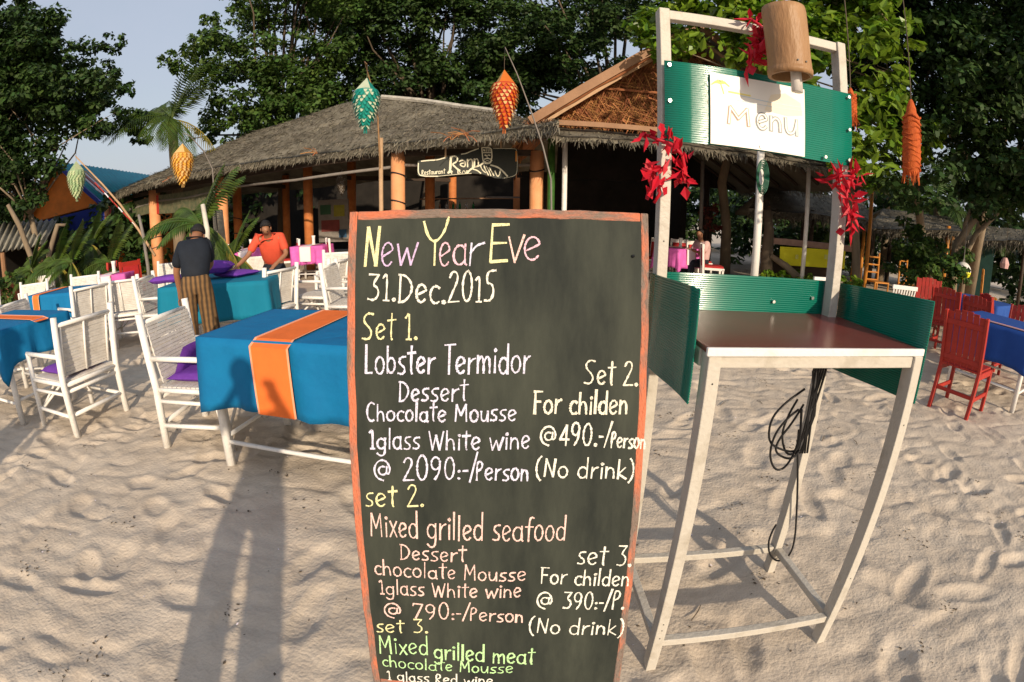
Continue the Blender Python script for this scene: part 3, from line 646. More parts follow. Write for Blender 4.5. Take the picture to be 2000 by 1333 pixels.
# ---------------------------------------------------------------- cable hanging inside the stand
cb = thing('cable_bundle', 'black electric cable hung in loose coils inside the menu stand', 'cable')
b = MB(); q = lambda x, y, Y=1.50: gy(x, y, Y)
for k in range(6):
    r_ = random.Random(k); o = .012 * (k - 2.5)
    b = MB(); b.tube([Vector((1.135 + o * .3, 1.50 - abs(o), 1.11)), Vector((1.13 + o, 1.497, .95)), Vector((1.125 + r_.uniform(-.02, .02), 1.49, .78)), Vector((1.12 + o, 1.49, .62))], .0045, 6); b.build('cable_strand', rubber, cb, True)
def loop(pts, Y, name='cable_loop', r=.0045):
    P = [q(x, y, Y) for x, y in pts]
    for _ in range(2):
        Q = [P[0]]
        for a, c in zip(P, P[1:]): Q += [a * .75 + c * .25, a * .25 + c * .75]
        P = Q + [P[-1]]
    m = MB(); m.tube(P, r, 7); m.build(name, rubber, cb, True)
loop([(1572, 760), (1530, 790), (1505, 820), (1500, 860), (1515, 875), (1550, 885), (1562, 870), (1566, 800)], 1.47)
loop([(1560, 800), (1535, 820), (1512, 850), (1502, 890), (1512, 918), (1530, 918), (1550, 890), (1563, 850), (1565, 800)], 1.46)
loop([(1558, 780), (1540, 810), (1525, 850), (1535, 890), (1556, 885), (1560, 840)], 1.48)
loop([(1570, 790), (1545, 830), (1520, 860), (1512, 885), (1545, 900), (1562, 880)], 1.475)
loop([(1557, 860), (1558, 930), (1556, 1000), (1552, 1060), (1540, 1090), (1518, 1098), (1503, 1085), (1500, 1060), (1508, 1038), (1516, 1025)], 1.485)

# ---------------------------------------------------------------- bamboo wind bell hanging before the sign
bl = thing('bamboo_bell', 'hanging bamboo bell with a milky plastic clapper in front of the menu sign', 'bell', (0, 0, 0))
ca = Vector((.838, 1.372, 0)); top, bot = 2.165, 1.932
tilt = Matrix.Rotation(math.radians(-3), 3, 'Y')
def bell(prof, n=28):
    m = MB(); V = []; 
    for (r, z) in prof:
        for k in range(n):
            t = 2 * PI * k / n; w = 1 + .012 * math.sin(3 * t); V.append(Vector((ca.x, ca.y, (top + bot) / 2)) + tilt @ Vector((r * w * math.cos(t), r * w * math.sin(t), z - (top + bot) / 2)))
    F = []
    for i in range(len(prof) - 1):
        for k in range(n): a, c = i * n + k, i * n + (k + 1) % n; F.append((a, c, c + n, a + n))
    return m.add(V, F)
bell([(.062, bot), (.073, bot - .0), (.0745, bot + .018), (.0718, bot + .021), (.0718, bot + .027), (.0705, bot + .06), (.072, bot + .16), (.073, top - .02), (.071, top - .002), (.062, top), (.0, top - .002), (.0, top - .015), (.060, top - .015), (.061, bot + .1), (.062, bot)]).build('bell_body', bamboo, bl, True)
for x in (.828, .858):
    b = MB(); b.tube([(x, ca.y - .0745, bot + .035), (x, ca.y - .066, bot + .035)], .003, 6); b.build('peg_hole', rubber, bl)
b = MB(); b.tube([(.850, 1.36, 1.99), (.852, 1.355, 1.882)], [.014, .016], 10); b.tube([(.868, 1.372, 1.99), (.872, 1.37, 1.885)], [.012, .014], 10); b.build('clapper', acryl, bl, True)
b = MB(); b.tube([(.838, 1.372, top - .01), (.838, 1.372, top + .03), (.845, 1.40, 3.2)], .003, 6); b.tube([(.79, 1.372, top), (.838, 1.372, top + .03), (.885, 1.372, top)], .003, 6); b.build('cord', barkd, bl)

# ---------------------------------------------------------------- red paper-leaf garlands tied to the posts
def leaf_mesh(L, W):
    me = bpy.data.meshes.new('paper_leaf'); me.from_pydata([(0, 0, 0), (L * .45, W, .12 * L), (L, 0, .05 * L), (L * .45, -W, .12 * L), (L * .5, 0, 0)], [], [(0, 4, 1), (4, 2, 1), (0, 3, 4), (4, 3, 2)]); me.materials.append(redleaf); return me
LM = [leaf_mesh(.055, .013), leaf_mesh(.07, .010), leaf_mesh(.045, .017)]
def garland(name, label, path, n, spread, cat='garland'):
    t = thing(name, label, cat); P = [Vector(p) for p in path]
    m = MB(); m.tube(P, .006, 6); m.build('garland_cord', redleaf, t, True)
    for k in range(n):
        u = random.random() * (len(P) - 1); i = int(u); p = P[i].lerp(P[min(i + 1, len(P) - 1)], u - i)
        o = bpy.data.objects.new('paper_leaf', random.choice(LM)); COL.objects.link(o); o.parent = t
        o.location = p + Vector((random.gauss(0, spread), random.gauss(0, spread * .5) - .01, random.gauss(0, spread))); s = random.uniform(.7, 1.25); o.scale = (s, s, s)
        o.rotation_euler = (random.uniform(0, 6.3), random.uniform(-1.4, 1.4), random.uniform(0, 6.3))
garland('leaf_garland', 'red paper leaf garland wound round the left post under the green sign', [(.40, 1.53, 1.72), (.44, 1.50, 1.70), (.49, 1.51, 1.69), (.53, 1.52, 1.66), (.545, 1.53, 1.61), (.53, 1.54, 1.57)], 46, .012)
garland('leaf_garland', 'lower trailing bunch of red paper leaves on the left post of the menu stand', [(.40, 1.53, 1.605), (.43, 1.52, 1.60), (.45, 1.51, 1.57), (.455, 1.51, 1.53), (.44, 1.52, 1.50)], 24, .012)
garland('leaf_garland', 'red paper leaf garland hanging down the right post below the green sign', [(1.09, 1.53, 1.64), (1.14, 1.50, 1.66), (1.2, 1.5, 1.67), (1.165, 1.50, 1.60), (1.17, 1.49, 1.54), (1.185, 1.49, 1.47)], 74, .014)
garland('leaf_garland', 'red paper leaf garland draped over the top rail beside the bamboo bell', [(.78, 1.52, 2.17), (.815, 1.51, 2.15), (.83, 1.50, 2.12), (.80, 1.50, 2.08), (.775, 1.50, 2.03), (.76, 1.5, 1.99)], 60, .010)
def woven(name, label, px, D, ytop, ybot, wpx, parent=None):
    a, b_ = gd(px, ytop, D), gd(px, ybot, D); b_.x, b_.y = a.x, a.y; r = wpx / 2000 * D; h = a.z - b_.z
    t = thing(name, label, 'ornament', tuple(b_)); 
    prof = [(r * .15, h), (r * .3, h * .97), (r * .55, h * .88), (r * .6, h * .82), (r * .95, h * .76), (r, h * .5), (r * 1.05, h * .2), (r * .9, h * .03), (r * .8, 0)]
    m = MB(); m.lathe(prof, n=18); m.build('woven_sleeve', orfab, t, True)
    for k in range(10):
        z = h * (.08 + .075 * k); m = MB(); rr = r * 1.04; m.tube([(rr * math.cos(a_), rr * math.sin(a_), z + .012 * math.sin(3 * a_ + k)) for a_ in np.linspace(0, 2 * PI, 15)], .006, 5); m.build('rope_ring', orfab, t)
    blades(np.array([(r * .9 * math.cos(x), r * .9 * math.sin(x), .02) for x in rng.uniform(0, 6.28, 50)]), np.array([(0, 0, -1.)] * 50), .07, .004, .15, orfab, 'fringe', t)
    m = MB(); m.tube([(0, 0, h), (.01, 0, h + .9)], .004, 5); m.build('cord', barkd, t)
woven('woven_lantern', 'long orange woven lantern hanging from the tree right of the stand', 1779, 3.6, 195, 342, 34)
woven('woven_lantern', 'orange woven lantern half hidden behind the right end of the green sign', 1661, 3.2, 172, 232, 20)
# ================================================================ white bamboo armchairs
def bamboo_chair(name, label, cat='chair', fine=True):
    t = thing(name, label, cat); w, d = .285, .27
    def p(nm, pts, r, n=9): m = MB(); m.tube(pts, r, n); return m.build(nm, bamboo_white, t, True)
    for s in (-1, 1):
        p('rear_post', [(s * w, d + .02, -.05), (s * w, d, .42), (s * (w + .004), d + .05, .93)], [.029, .028, .027], 11)
        p('front_leg', [(s * w, -d, -.05), (s * w, -d, .625)], [.024, .023])
        p('armrest', [(s * w, -d - .02, .622), (s * w, d + .01, .628)], .019)
        p('side_stretcher', [(s * w, -d, .16), (s * w, d + .01, .15)], .016); p('side_stretcher', [(s * w, -d, .32), (s * w, d, .33)], .014)
        p('seat_rail', [(s * w, -d, .405), (s * w, d, .41)], .018)
        p('diagonal_brace', [(s * w, -d + .03, .14), (s * .05, -d + .25, .40)], .012, 7)
    p('seat_rail', [(-w, -d, .40), (w, -d, .40)], .019); p('seat_rail', [(-w, d, .40), (w, d, .40)], .019)
    p('rear_stretcher', [(-w, d + .012, .16), (w, d + .012, .16)], .017); p('rear_stretcher', [(-w, d, .345), (w, d, .345)], .015)
    p('diagonal_brace', [(-w, -d, .12), (w * .1, -d, .39)], .012, 7); p('diagonal_brace', [(w, -d, .12), (-w * .1, -d, .39)], .012, 7)
    p('top_rail', [(-w, d + .045, .865), (w, d + .045, .865)], .017)
    # reclining back panel: side laths, centre strut, thin woven slats
    y0, z0, y1, z1 = d - .055, .455, d + .022, .86
    for x in (-.235, 0, .235): p('back_strut', [(x, y0 + .018, z0), (x, y1 + .018, z1)], .0105, 7)
    m = MB(); k = 17
    for i in range(k):
        u = (i + .5) / k; m.bar((-.262, y0 + (y1 - y0) * u - .004 * (i % 2), z0 + (z1 - z0) * u), (.262, y0 + (y1 - y0) * u - .004 * (i % 2), z0 + (z1 - z0) * u), .007, .0215, up=(0, .2, 1))
    stuff(m.build('back_slats', slatw, t))
    m = MB()
    for i in range(13): m.bar((-.27, -d + .03 + i * .04, .424), (.27, -d + .03 + i * .04, .424), .033, .012)
    stuff(m.build('seat_slats', slatw, t))
    return t
def cushion(label, loc, rz, s=(.46, .44, .07), m_=purple, tilt=0):
    n = 14; V = []; F = []
    for sgn in (1, -1):
        for i in range(n + 1):
            for j in range(n + 1):
                u, v = i / n * 2 - 1, j / n * 2 - 1; e = (1 - u ** 4) * (1 - v ** 4); pinch = 1 - .06 * (1 - abs(u * v))
                V.append((u * s[0] / 2 * pinch, v * s[1] / 2 * pinch, sgn * s[2] / 2 * (max(e, 0) ** .5) * (1 + .08 * math.sin(5 * u + 3 * v))))
    k = (n + 1) ** 2
    for o_, fl in ((0, 0), (k, 1)):
        for i in range(n):
            for j in range(n):
                a = o_ + i * (n + 1) + j; q_ = (a, a + n + 1, a + n + 2, a + 1); F.append(q_[::-1] if fl else q_)
    m = MB(); m.add(V, F); o = m.build('seat_cushion', m_, None, True); o.location = loc; o.rotation_euler = (tilt, 0, rz); return tag(o, label, 'cushion', 'purple seat cushions')
ch0 = bamboo_chair('bamboo_armchair', 'white bamboo armchair seen from behind, nearest on the left beside the left table'); ch0['group'] = 'white bamboo armchairs on the sand'
bpy.context.view_layer.update()
def R(d): return math.radians(d)
CH = [((-3.60, 2.81), -97.7, None), ((-2.13, 2.85), 93, 'white bamboo armchair facing right at the left end of the near blue and orange table'),
 ((-3.03, 5.45), -106, 'white bamboo armchair at the right end of the far blue table, arm toward us'),
 ((-2.62, 6.35), -100, 'white bamboo armchair seen from behind, second of the row above the near blue table'),
 ((-1.92, 5.7), 92, 'white bamboo armchair partly cut by the left edge of the blackboard'),
 ((-4.5, 5.3), 104, 'white bamboo armchair left of the man in the black jersey'),
 ((-5.26, 5.33), -156, 'white bamboo armchair seen square from behind between two others in the left middle row'),
 ((-5.55, 4.72), -108, 'white bamboo armchair at the right end of the small far left table, back turned'),
 ((-6.9, 5.75), 18, 'white bamboo armchair beyond the small far left table, its right hand one'),
 ((-7.75, 5.25), 22, 'white bamboo armchair beyond the small far left table, its left hand one'),
 ((-8.6, 4.75), 30, 'white bamboo armchair at the very left edge behind the others'),
 ((-5.45, 3.75), 104, 'white bamboo armchair with purple cushion facing right at the left edge'),
 ((-2.75, 4.0 + 3.4), 10, 'white bamboo armchair behind the far blue table near the man in the red shirt'),
 ((-2.05, 6.75), -98, 'white bamboo armchair seen from behind, last one before the blackboard edge'),
 ((-4.1, 7.2), 8, 'white bamboo armchair behind the purple cushions, between the two men'),
 ((-1.75, 7.75), -95, 'white bamboo armchair in the shade of the pavilion front, farthest back of all'), ((-5.9, 6.9), 5, 'white bamboo armchair in the back row before the small pink table'), ((-9.3, 6.6), 15, 'white bamboo armchair far back at the left edge of the sand')]
for i, (c, a, lab) in enumerate(CH):
    if i == 0: ch0.location = (c[0], c[1], 0); ch0.rotation_euler = (0, 0, R(a))
    else: dup(ch0, lab, (c[0], c[1], 0), R(a))
for i, s in ((0, 'purple cushion on the near left bamboo armchair'), (1, 'purple cushion on the armchair beside the near blue and orange table'), (2, 'purple cushion on the armchair right of the far blue table'), (11, 'purple cushion on the armchair at the left edge')):
    c, a, _ = CH[i]; cushion(s, (c[0], c[1], .468), R(a))
c = CH[1][0]; cushion('second purple cushion propped against the back of the armchair by the near table', (c[0] - .12, c[1] + .02, .565), R(93), (.42, .27, .06), tilt=R(-60))

# ================================================================ tables with cloths
def table(name, label, c, rz, L, W, h, cat='table', m_=bamboo_white, r=.03):
    t = thing(name, label, cat, (c[0], c[1], 0), rz)
    for sx in (-1, 1):
        for sy in (-1, 1):
            m = MB(); m.tube([(sx * (L / 2 - .06), sy * (W / 2 - .05), -.05), (sx * (L / 2 - .08), sy * (W / 2 - .06), h - .03)], [r, r * .92], 10); m.build('leg', m_, t, True)
    m = MB(); m.box((0, 0, h - .025), (L - .06, W - .06, .03)); m.build('tabletop', white, t)
    for sy in (-1, 1):
        m = MB(); m.tube([(-L / 2 + .07, sy * (W / 2 - .055), .17), (L / 2 - .07, sy * (W / 2 - .055), .17)], .014, 8); m.build('stretcher', m_, t, True)
    for sx in (-1, 1):
        m = MB(); m.tube([(sx * (L / 2 - .07), -(W / 2 - .055), .2), (sx * (L / 2 - .07), (W / 2 - .055), .2)], .014, 8); m.build('stretcher', m_, t, True)
    return t
def cloth(name, label, c, rz, L, W, h, drop, m_, cat='tablecloth', amp=.018, corner=.10, seed=0, x0=None, x1=None):
    """draped cloth; x0,x1 restrict it to a strip (a runner) across the table"""
    r_ = random.Random(seed); V = []; F = []
    if x0 is None:
        per = []; n1 = 26; n2 = 18; rc = .03
        def seg(a, b, n): return [(a[0] + (b[0] - a[0]) * i / n, a[1] + (b[1] - a[1]) * i / n) for i in range(n)]
        cs = [(-L / 2, -W / 2), (L / 2, -W / 2), (L / 2, W / 2), (-L / 2, W / 2)]
        for i, n in enumerate((n1, n2, n1, n2)): per += seg(cs[i], cs[(i + 1) % 4], n)
        N = len(per); ph = [r_.uniform(0, 6.28) for _ in range(4)]
        rows = 9
        for j in range(-1, rows):
            for i, (x, y) in enumerate(per):
                cx, cy = abs(x) / (L / 2), abs(y) / (W / 2); cor = max(0, (min(cx, cy) - .72) / .28)
                if j < 0: V.append((x * .985, y * .985, h + .002)); continue
                t = j / (rows - 1); ox = (x / (L / 2)) ** 9; oy = (y / (W / 2)) ** 9
                ln = math.hypot(ox, oy) or 1; ox /= ln; oy /= ln
                s_ = i / N * 2 * PI
                wv = amp * t * (math.sin(s_ * 13 + ph[0]) + .6 * math.sin(s_ * 23 + ph[1])) + .03 * t * cor + .012
                dz = (drop + corner * cor ** 1.5 + .012 * math.sin(s_ * 5 + ph[2])) * t
                V.append((x + ox * wv, y + oy * wv, h + .002 - .004 * (j > 0) - dz))
        k = len(V); 
        for j in range(rows):
            for i in range(N): a, b = j * N + i, j * N + (i + 1) % N; F.append((a + N, b + N, b, a))
        F.append(tuple(range(N)))
    else:
        n = 30; Lp = W + 2 * drop; 
        for i in range(n + 1):
            s_ = -Lp / 2 + Lp * i / n; y = max(-W / 2 - .022, min(W / 2 + .022, s_)); z = h + .006 - max(0, abs(s_) - W / 2)
            for x in (x0, x0 + .012, (x0 + x1) / 2, x1 - .012, x1):
                k = max(0, abs(s_) - W / 2) / drop; V.append((x + .01 * k, y + (-1 if y < 0 else 1) * (.016 * k + .022 * (k > 0) + .006 * math.sin(9 * x) * k), z + (.004 if x in (x0, x1) else 0)))
        for i in range(n):
            for j in range(4): a = i * 5 + j; F.append((a, a + 1, a + 6, a + 5))
    m = MB(); m.add(V, F); o = m.build(name, m_, None, x0 is None); o.location = (c[0], c[1], 0); o.rotation_euler = (0, 0, rz)
    if x0 is not None:
        o.data.materials.append(trim)
        for i, p_ in enumerate(o.data.polygons): p_.material_index = 1 if i % 4 in (0, 3) else 0
    s = o.modifiers.new('t', 'SOLIDIFY'); s.thickness = .003
    return tag(o, label, cat)
tB = ((-1.03, 2.62), R(-8.5))
table('dining_table', 'white bamboo dining table under the near blue cloth behind the blackboard', *tB, 1.45, .78, .835)
cloth('tablecloth', 'turquoise blue cloth on the near table beside the blackboard', *tB, 1.40, .79, .838, .41, blue, corner=.03, amp=.015, seed=3)
cloth('table_runner', 'orange runner with pale edges across the near blue cloth', *tB, 1.46, .79, .842, .405, orange, 'table runner', x0=-.275, x1=-.02)
tA = ((-4.72, 2.92), R(-7))
table('dining_table', 'white bamboo dining table at the left edge under a blue cloth', *tA, 1.2, .75, .835)
cloth('tablecloth', 'turquoise blue cloth with hanging corner on the left edge table', *tA, 1.22, .77, .838, .30, blue, corner=.16, amp=.02, seed=5)
cloth('table_runner', 'orange runner lengthwise on the left edge table', (tA[0][0], tA[0][1] + .02), tA[1] + PI / 2, .77, 1.20, .842, .02, orange, 'table runner', x0=-.05, x1=.10)
tD = ((-6.35, 5.0), R(8))
table('dining_table', 'small white table in the far left chair group', *tD, .95, .7, .8)
cloth('tablecloth', 'blue cloth on the small far left table', *tD, .97, .72, .802, .3, blue, corner=.05, seed=6)
cloth('table_runner', 'narrow orange runner on the small far left table', *tD, .97, .72, .806, .25, orange, 'table runner', x0=-.28, x1=-.14)
tC = ((-3.42, 5.2), R(14))
table('dining_table', 'white table under the far blue cloth beside the man in black', *tC, 1.3, 1.1, .82)
cloth('tablecloth', 'teal blue cloth on the far table piled with purple cushions', *tC, 1.32, 1.12, .822, .42, mat('teal_cloth', (.0, .16, .26), .8, .1, 5, .2, 400, col2=(.0, .18, .29)), corner=.05, seed=7)
cushion('plump purple cushion topmost on the far blue table', (-3.55, 5.12, .96), R(20), (.50, .36, .15)); cushion('purple cushion lying under the topmost one on the far table', (-3.32, 5.3, .86), R(-20), (.5, .4, .07))
cushion('flat purple cushion left of the man in black', (-4.15, 4.95, .87), R(20), (.42, .3, .09))
MATS['purple_cloth']

# ================================================================ red slatted chairs and right-hand table
def red_chair(name, label):
    t = thing(name, label, 'chair'); w, d = .21, .21
    def b(nm, a, c, ww, hh): m = MB(); m.bar(a, c, ww, hh); o = m.build(nm, redp, t); k = o.modifiers.new('b', 'BEVEL'); k.width = .004; return o
    for s in (-1, 1):
        b('rear_leg', (s * w, d + .06, -.04), (s * w, d, .42), .035, .05); b('back_post', (s * w, d, .42), (s * (w + .005), d + .10, .93), .033, .045)
        b('front_leg', (s * w, -d, -.04), (s * w, -d, .41), .035, .045)
        b('side_stretcher', (s * w, -d, .17), (s * w, d + .03, .17), .022, .04); b('seat_rail', (s * w, -d, .385), (s * w, d, .385), .024, .06)
    b('rear_stretcher', (-w, d + .035, .19), (w, d + .035, .19), .022, .035); b('seat_rail', (-w, -d, .385), (w, -d, .385), .024, .06)
    b('back_rail', (-w, d + .018, .50), (w, d + .018, .50), .02, .05); b('back_rail', (-w, d + .078, .83), (w, d + .078, .83), .02, .05)
    s0 = None
    for i in range(6):
        x = -.165 + .066 * i; m = MB(); zt = .955 - .010 * abs(i - 2.5) ** 2 * .5
        m.bar((x, d + .002, .44), (x, d + .088, zt), .058, .014, up=(0, 1, 0)); o = m.build('back_slat', redp, t)
        m = MB(); m.box((x, -.0, .425), (.060, .47, .018)); m.build('seat_slat', redp, t)
    return t
rc = red_chair('red_chair', 'nearest red slatted chair, back turned, right of the menu stand'); rc['group'] = 'red slatted chairs on the sand'
bpy.context.view_layer.update()
RC = [((4.30, 3.17), 109, None), ((6.15, 5.05), 112, 'red slatted chair behind and left of the nearest one, back turned'), ((6.75, 6.05), -40, 'red slatted chair left of the others, its lit seat side showing'),
      ((6.1, 4.35), 100, 'red slatted chair beyond the nearest blue cloth on the right'), ((6.9, 4.6), 60, 'red slatted chair at the right edge behind the table'), ((6.1, 3.75), -70, 'red slatted chair on the far side of the near right table')]
for i, (c, a, lab) in enumerate(RC):
    if i == 0: rc.location = (c[0], c[1], 0); rc.rotation_euler = (0, 0, R(a))
    else: dup(rc, lab, (c[0], c[1], 0), R(a))
tR = ((5.33, 3.48), R(18))
table('dining_table', 'white legged table at the right edge under a royal blue cloth', *tR, 1.0, .95, .80)
cloth('tablecloth', 'royal blue cloth with lighter hem stripe on the right edge table', *tR, 1.02, .97, .802, .38, blue2, corner=.03, seed=9)
cloth('table_runner', 'pink edged pale blue runner along the top of the right edge table', *tR, 1.02, .97, .806, .03, blue, 'table runner', x0=-.49, x1=-.40)
tR2 = ((7.1, 5.2), R(18)); table('dining_table', 'second blue covered table behind the red chairs', *tR2, 1.0, .9, .8)
cloth('tablecloth', 'royal blue cloth on the table behind the red chairs', *tR2, 1.02, .92, .802, .3, blue2, seed=10)
# white plastic chairs behind the stand
def plastic_chair(label, c, rz):
    t = thing('plastic_chair', label, 'chair', (c[0], c[1], 0), rz, 'white plastic chairs')
    for s in (-1, 1):
        for y in (-.2, .2): m = MB(); m.tube([(s * .22, y * 1.1, -.03), (s * .2, y, .42)], .018, 8); m.build('leg', white, t)
        m = MB(); m.tube([(s * .24, -.2, .42), (s * .25, -.18, .62), (s * .25, .2, .64)], .016, 8); m.build('armrest', white, t)
    m = MB(); m.box((0, 0, .42), (.44, .42, .03)); m.build('seat', white, t)
    for i in range(9): m = MB(); m.bar((-.18 + .045 * i, .2, .45), (-.2 + .05 * i, .27, .80), .026, .012); m.build('back_slat', white, t)
    m = MB(); m.bar((-.23, .27, .82), (.23, .27, .82), .03, .06); m.build('top_rail', white, t)
plastic_chair('white plastic chair behind the right side panel of the stand', (5.75, 5.9), R(168)); plastic_chair('white plastic chair seen just above the green back panel', (4.3, 6.15), R(185))

# ================================================================ people
def skinned(name, nodes, edges, m_, parent, lvl=2, loc=None):
    me = bpy.data.meshes.new(name); ks = list(nodes); ix = {k: i for i, k in enumerate(ks)}
    me.from_pydata([nodes[k][0] for k in ks], [(ix[a], ix[b]) for a, b in edges], []); me.update()
    o = link(name, me, m_, parent)
    md = o.modifiers.new('skin', 'SKIN'); md.use_smooth_shade = True
    for i, k in enumerate(ks):
        sv = me.skin_vertices[0].data[i]; r = nodes[k][1]; sv.radius = r if isinstance(r, tuple) else (r, r); sv.use_root = (i == 0)
    s = o.modifiers.new('sub', 'SUBSURF'); s.levels = lvl; s.render_levels = lvl
    return o
def person(label, loc, rz, J, shirt, trous, scale=1.0, sleeves=True, hair_back=True, long_sl=False, slim=1.0):
    """J: joints in metres, facing -Y locally"""
    t = thing('person', label, 'person', (loc[0], loc[1], 0), rz); t.scale = (scale,) * 3
    v = {k: Vector(p) for k, p in J.items()}
    hd = (v['head'] - v['neck']).normalized()
    N = {'pel': (v['pel'], (.12 * slim, .09)), 'bel': (v['pel'].lerp(v['chest'], .5), (.115 * slim, .09)), 'chest': (v['chest'], (.12 * slim, .085)), 'neck': (v['neck'], .055),
         'jaw': (v['neck'] + hd * .09, .062), 'head': (v['head'], (.078, .092)), 'crown': (v['head'] + hd * .075, .06)}
    E = [('pel', 'bel'), ('bel', 'chest'), ('chest', 'neck'), ('neck', 'jaw'), ('jaw', 'head'), ('head', 'crown')]
    fwd = v['face'].normalized(); N['nose'] = (v['head'] + fwd * .095 - hd * .01, .016); E.append(('head', 'nose'))
    for s in 'lr':
        a, b_, c_ = v['sh' + s], v['el' + s], v['wr' + s]; h_ = (c_ - b_).normalized()
        N['sh' + s] = (a, .058); N['ua' + s] = (a.lerp(b_, .5), .046); N['el' + s] = (b_, .038); N['fa' + s] = (b_.lerp(c_, .45), .036); N['wr' + s] = (c_, .026); N['pa' + s] = (c_ + h_ * .07, (.036, .018))
        E += [('chest', 'sh' + s), ('sh' + s, 'ua' + s), ('ua' + s, 'el' + s), ('el' + s, 'fa' + s), ('fa' + s, 'wr' + s), ('wr' + s, 'pa' + s)]
        side = h_.cross(Vector((0, 0, 1))).normalized() if abs(h_.z) < .9 else Vector((1, 0, 0))
        for f in range(4):
            o = side * (.026 * (f - 1.5) * .8); L = (.07, .08, .075, .06)[f]
            N['f%d%s' % (f, s)] = (c_ + h_ * (.09 + L * .5) + o, .0085); N['g%d%s' % (f, s)] = (c_ + h_ * (.09 + L) + o + Vector((0, 0, -.02)), .0075)
            E += [('pa' + s, 'f%d%s' % (f, s)), ('f%d%s' % (f, s), 'g%d%s' % (f, s))]
        N['th' + s] = (c_ + h_ * .06 + side * .05 * (1 if s == 'l' else -1), .010); E.append(('wr' + s, 'th' + s))
        hp, kn, an, to = v['hip' + s], v['kn' + s], v['an' + s], v['to' + s]
        N['hip' + s] = (hp, .085); N['tm' + s] = (hp.lerp(kn, .5), .075); N['kn' + s] = (kn, .055); N['ca' + s] = (kn.lerp(an, .35), .055); N['an' + s] = (an, .036); N['to' + s] = (to, (.042, .028))
        E += [('pel', 'hip' + s), ('hip' + s, 'tm' + s), ('tm' + s, 'kn' + s), ('kn' + s, 'ca' + s), ('ca' + s, 'an' + s), ('an' + s, 'to' + s)]
    skinned('body', N, E, skin, t)
    pel, ch = v['pel'], v['chest']
    q = slim; S = {'a': (pel + (pel - ch).normalized() * .02, (.178 * q, .150 * q)), 'b': (pel.lerp(ch, .4), (.178 * q, .150 * q)), 'c': (ch, (.190 * q, .155 * q)), 'd': (ch.lerp(v['neck'], .55), (.135 * q, .120 * q)), 'e': (ch.lerp(v['neck'], .92), (.078, .076))}
    SE = [('a', 'b'), ('b', 'c'), ('c', 'd'), ('d', 'e')]
    for s in 'lr':
        a, b_, c_ = v['sh' + s], v['el' + s], v['wr' + s]; S['s' + s] = (a, .080); S['u' + s] = (a.lerp(b_, .45), .068); S['w' + s] = (a.lerp(b_, .85), .066); SE += [('c', 's' + s), ('s' + s, 'u' + s), ('u' + s, 'w' + s)]
        if long_sl: S['x' + s] = (b_, .056); S['y' + s] = (b_.lerp(c_, .9), .042); SE += [('w' + s, 'x' + s), ('x' + s, 'y' + s)]
    skinned('shirt', S, SE, shirt, t)
    Tn = {'a': (pel + (ch - pel).normalized() * .09, (.166 * q, .138 * q)), 'b': (pel, (.172 * q, .150 * q))}; TE = [('a', 'b')]
    for s in 'lr':
        hp, kn, an = v['hip' + s], v['kn' + s], v['an' + s]; Tn['h' + s] = (hp, .122 * q); Tn['m' + s] = (hp.lerp(kn, .5), .108 * q); Tn['k' + s] = (kn, .095); Tn['c' + s] = (kn.lerp(an, .5), .088); Tn['e' + s] = (kn.lerp(an, .85), .085)
        TE += [('b', 'h' + s), ('h' + s, 'm' + s), ('m' + s, 'k' + s), ('k' + s, 'c' + s), ('c' + s, 'e' + s)]
    skinned('trousers', Tn, TE, trous, t)
    sd2 = fwd.cross(hd).normalized()
    for s_ in (-1, 1):
        m = MB(); m.lathe([(.008 * math.sin(a), .008 * math.cos(a)) for a in np.linspace(.05, 3.1, 6)], n=8); o = m.build('eye', hair, t, True); o.location = v['head'] + fwd * .084 + sd2 * .030 * s_ + hd * .012
        m = MB(); m.lathe([(.014 * math.sin(a), .026 * math.cos(a)) for a in np.linspace(.05, 3.1, 6)], n=8); o = m.build('ear', skin, t, True); o.location = v['head'] + sd2 * .074 * s_ - hd * .012; o.scale = (.6, 1, 1)
    # hair cap: an ellipsoid shell set back from the face
    m = MB(); prof = [(.086 * math.sin(a), .105 * math.cos(a)) for a in np.linspace(.02, 1.5, 9)]
    m.lathe([(r * .95, z * .95) for r, z in prof], n=16); o = m.build('hair', hair, t, True); o.location = v['head'] - fwd * .018 + hd * .018
    o.rotation_euler = hd.lerp(-fwd, .5).to_track_quat('Z', 'Y').to_euler()
    return t
stand_ = dict(pel=(0, 0, .92), chest=(0, 0, 1.25), neck=(0, 0, 1.44), head=(0, -.02, 1.60), face=(0, -1, 0), shl=(.19, 0, 1.38), shr=(-.19, 0, 1.38), ell=(.25, .0, 1.10), elr=(-.25, 0, 1.10), wrl=(.24, -.08, .86), wrr=(-.24, -.08, .86),
    hipl=(.09, 0, .88), hipr=(-.09, 0, .88), knl=(.11, -.02, .48), knr=(-.11, -.02, .48), anl=(.12, 0, .08), anr=(-.12, 0, .08), tol=(.13, -.15, .03), tor=(-.13, -.15, .03))
# man in the black jersey: back to the viewer, stooping forward over the table
J = dict(stand_); J.update(pel=(0, .02, .94), chest=(.0, -.12, 1.20), neck=(-.02, -.23, 1.33), head=(-.05, -.33, 1.37), face=(0, -.6, -.8), shl=(.135, -.15, 1.27), shr=(-.135, -.17, 1.27), ell=(.19, -.22, 1.04), elr=(-.17, -.33, 1.07), wrl=(.18, -.32, .84), wrr=(-.10, -.52, .98), hipl=(.075, .02, .90), hipr=(-.075, .02, .90))
pm = gd(383, 560, 4.95)
person('man in black jersey and brown plaid trousers seen from behind, stooping over the blue table', (pm.x, pm.y), R(180 + 36), J, navy, plaidm, 1.0, slim=.86)
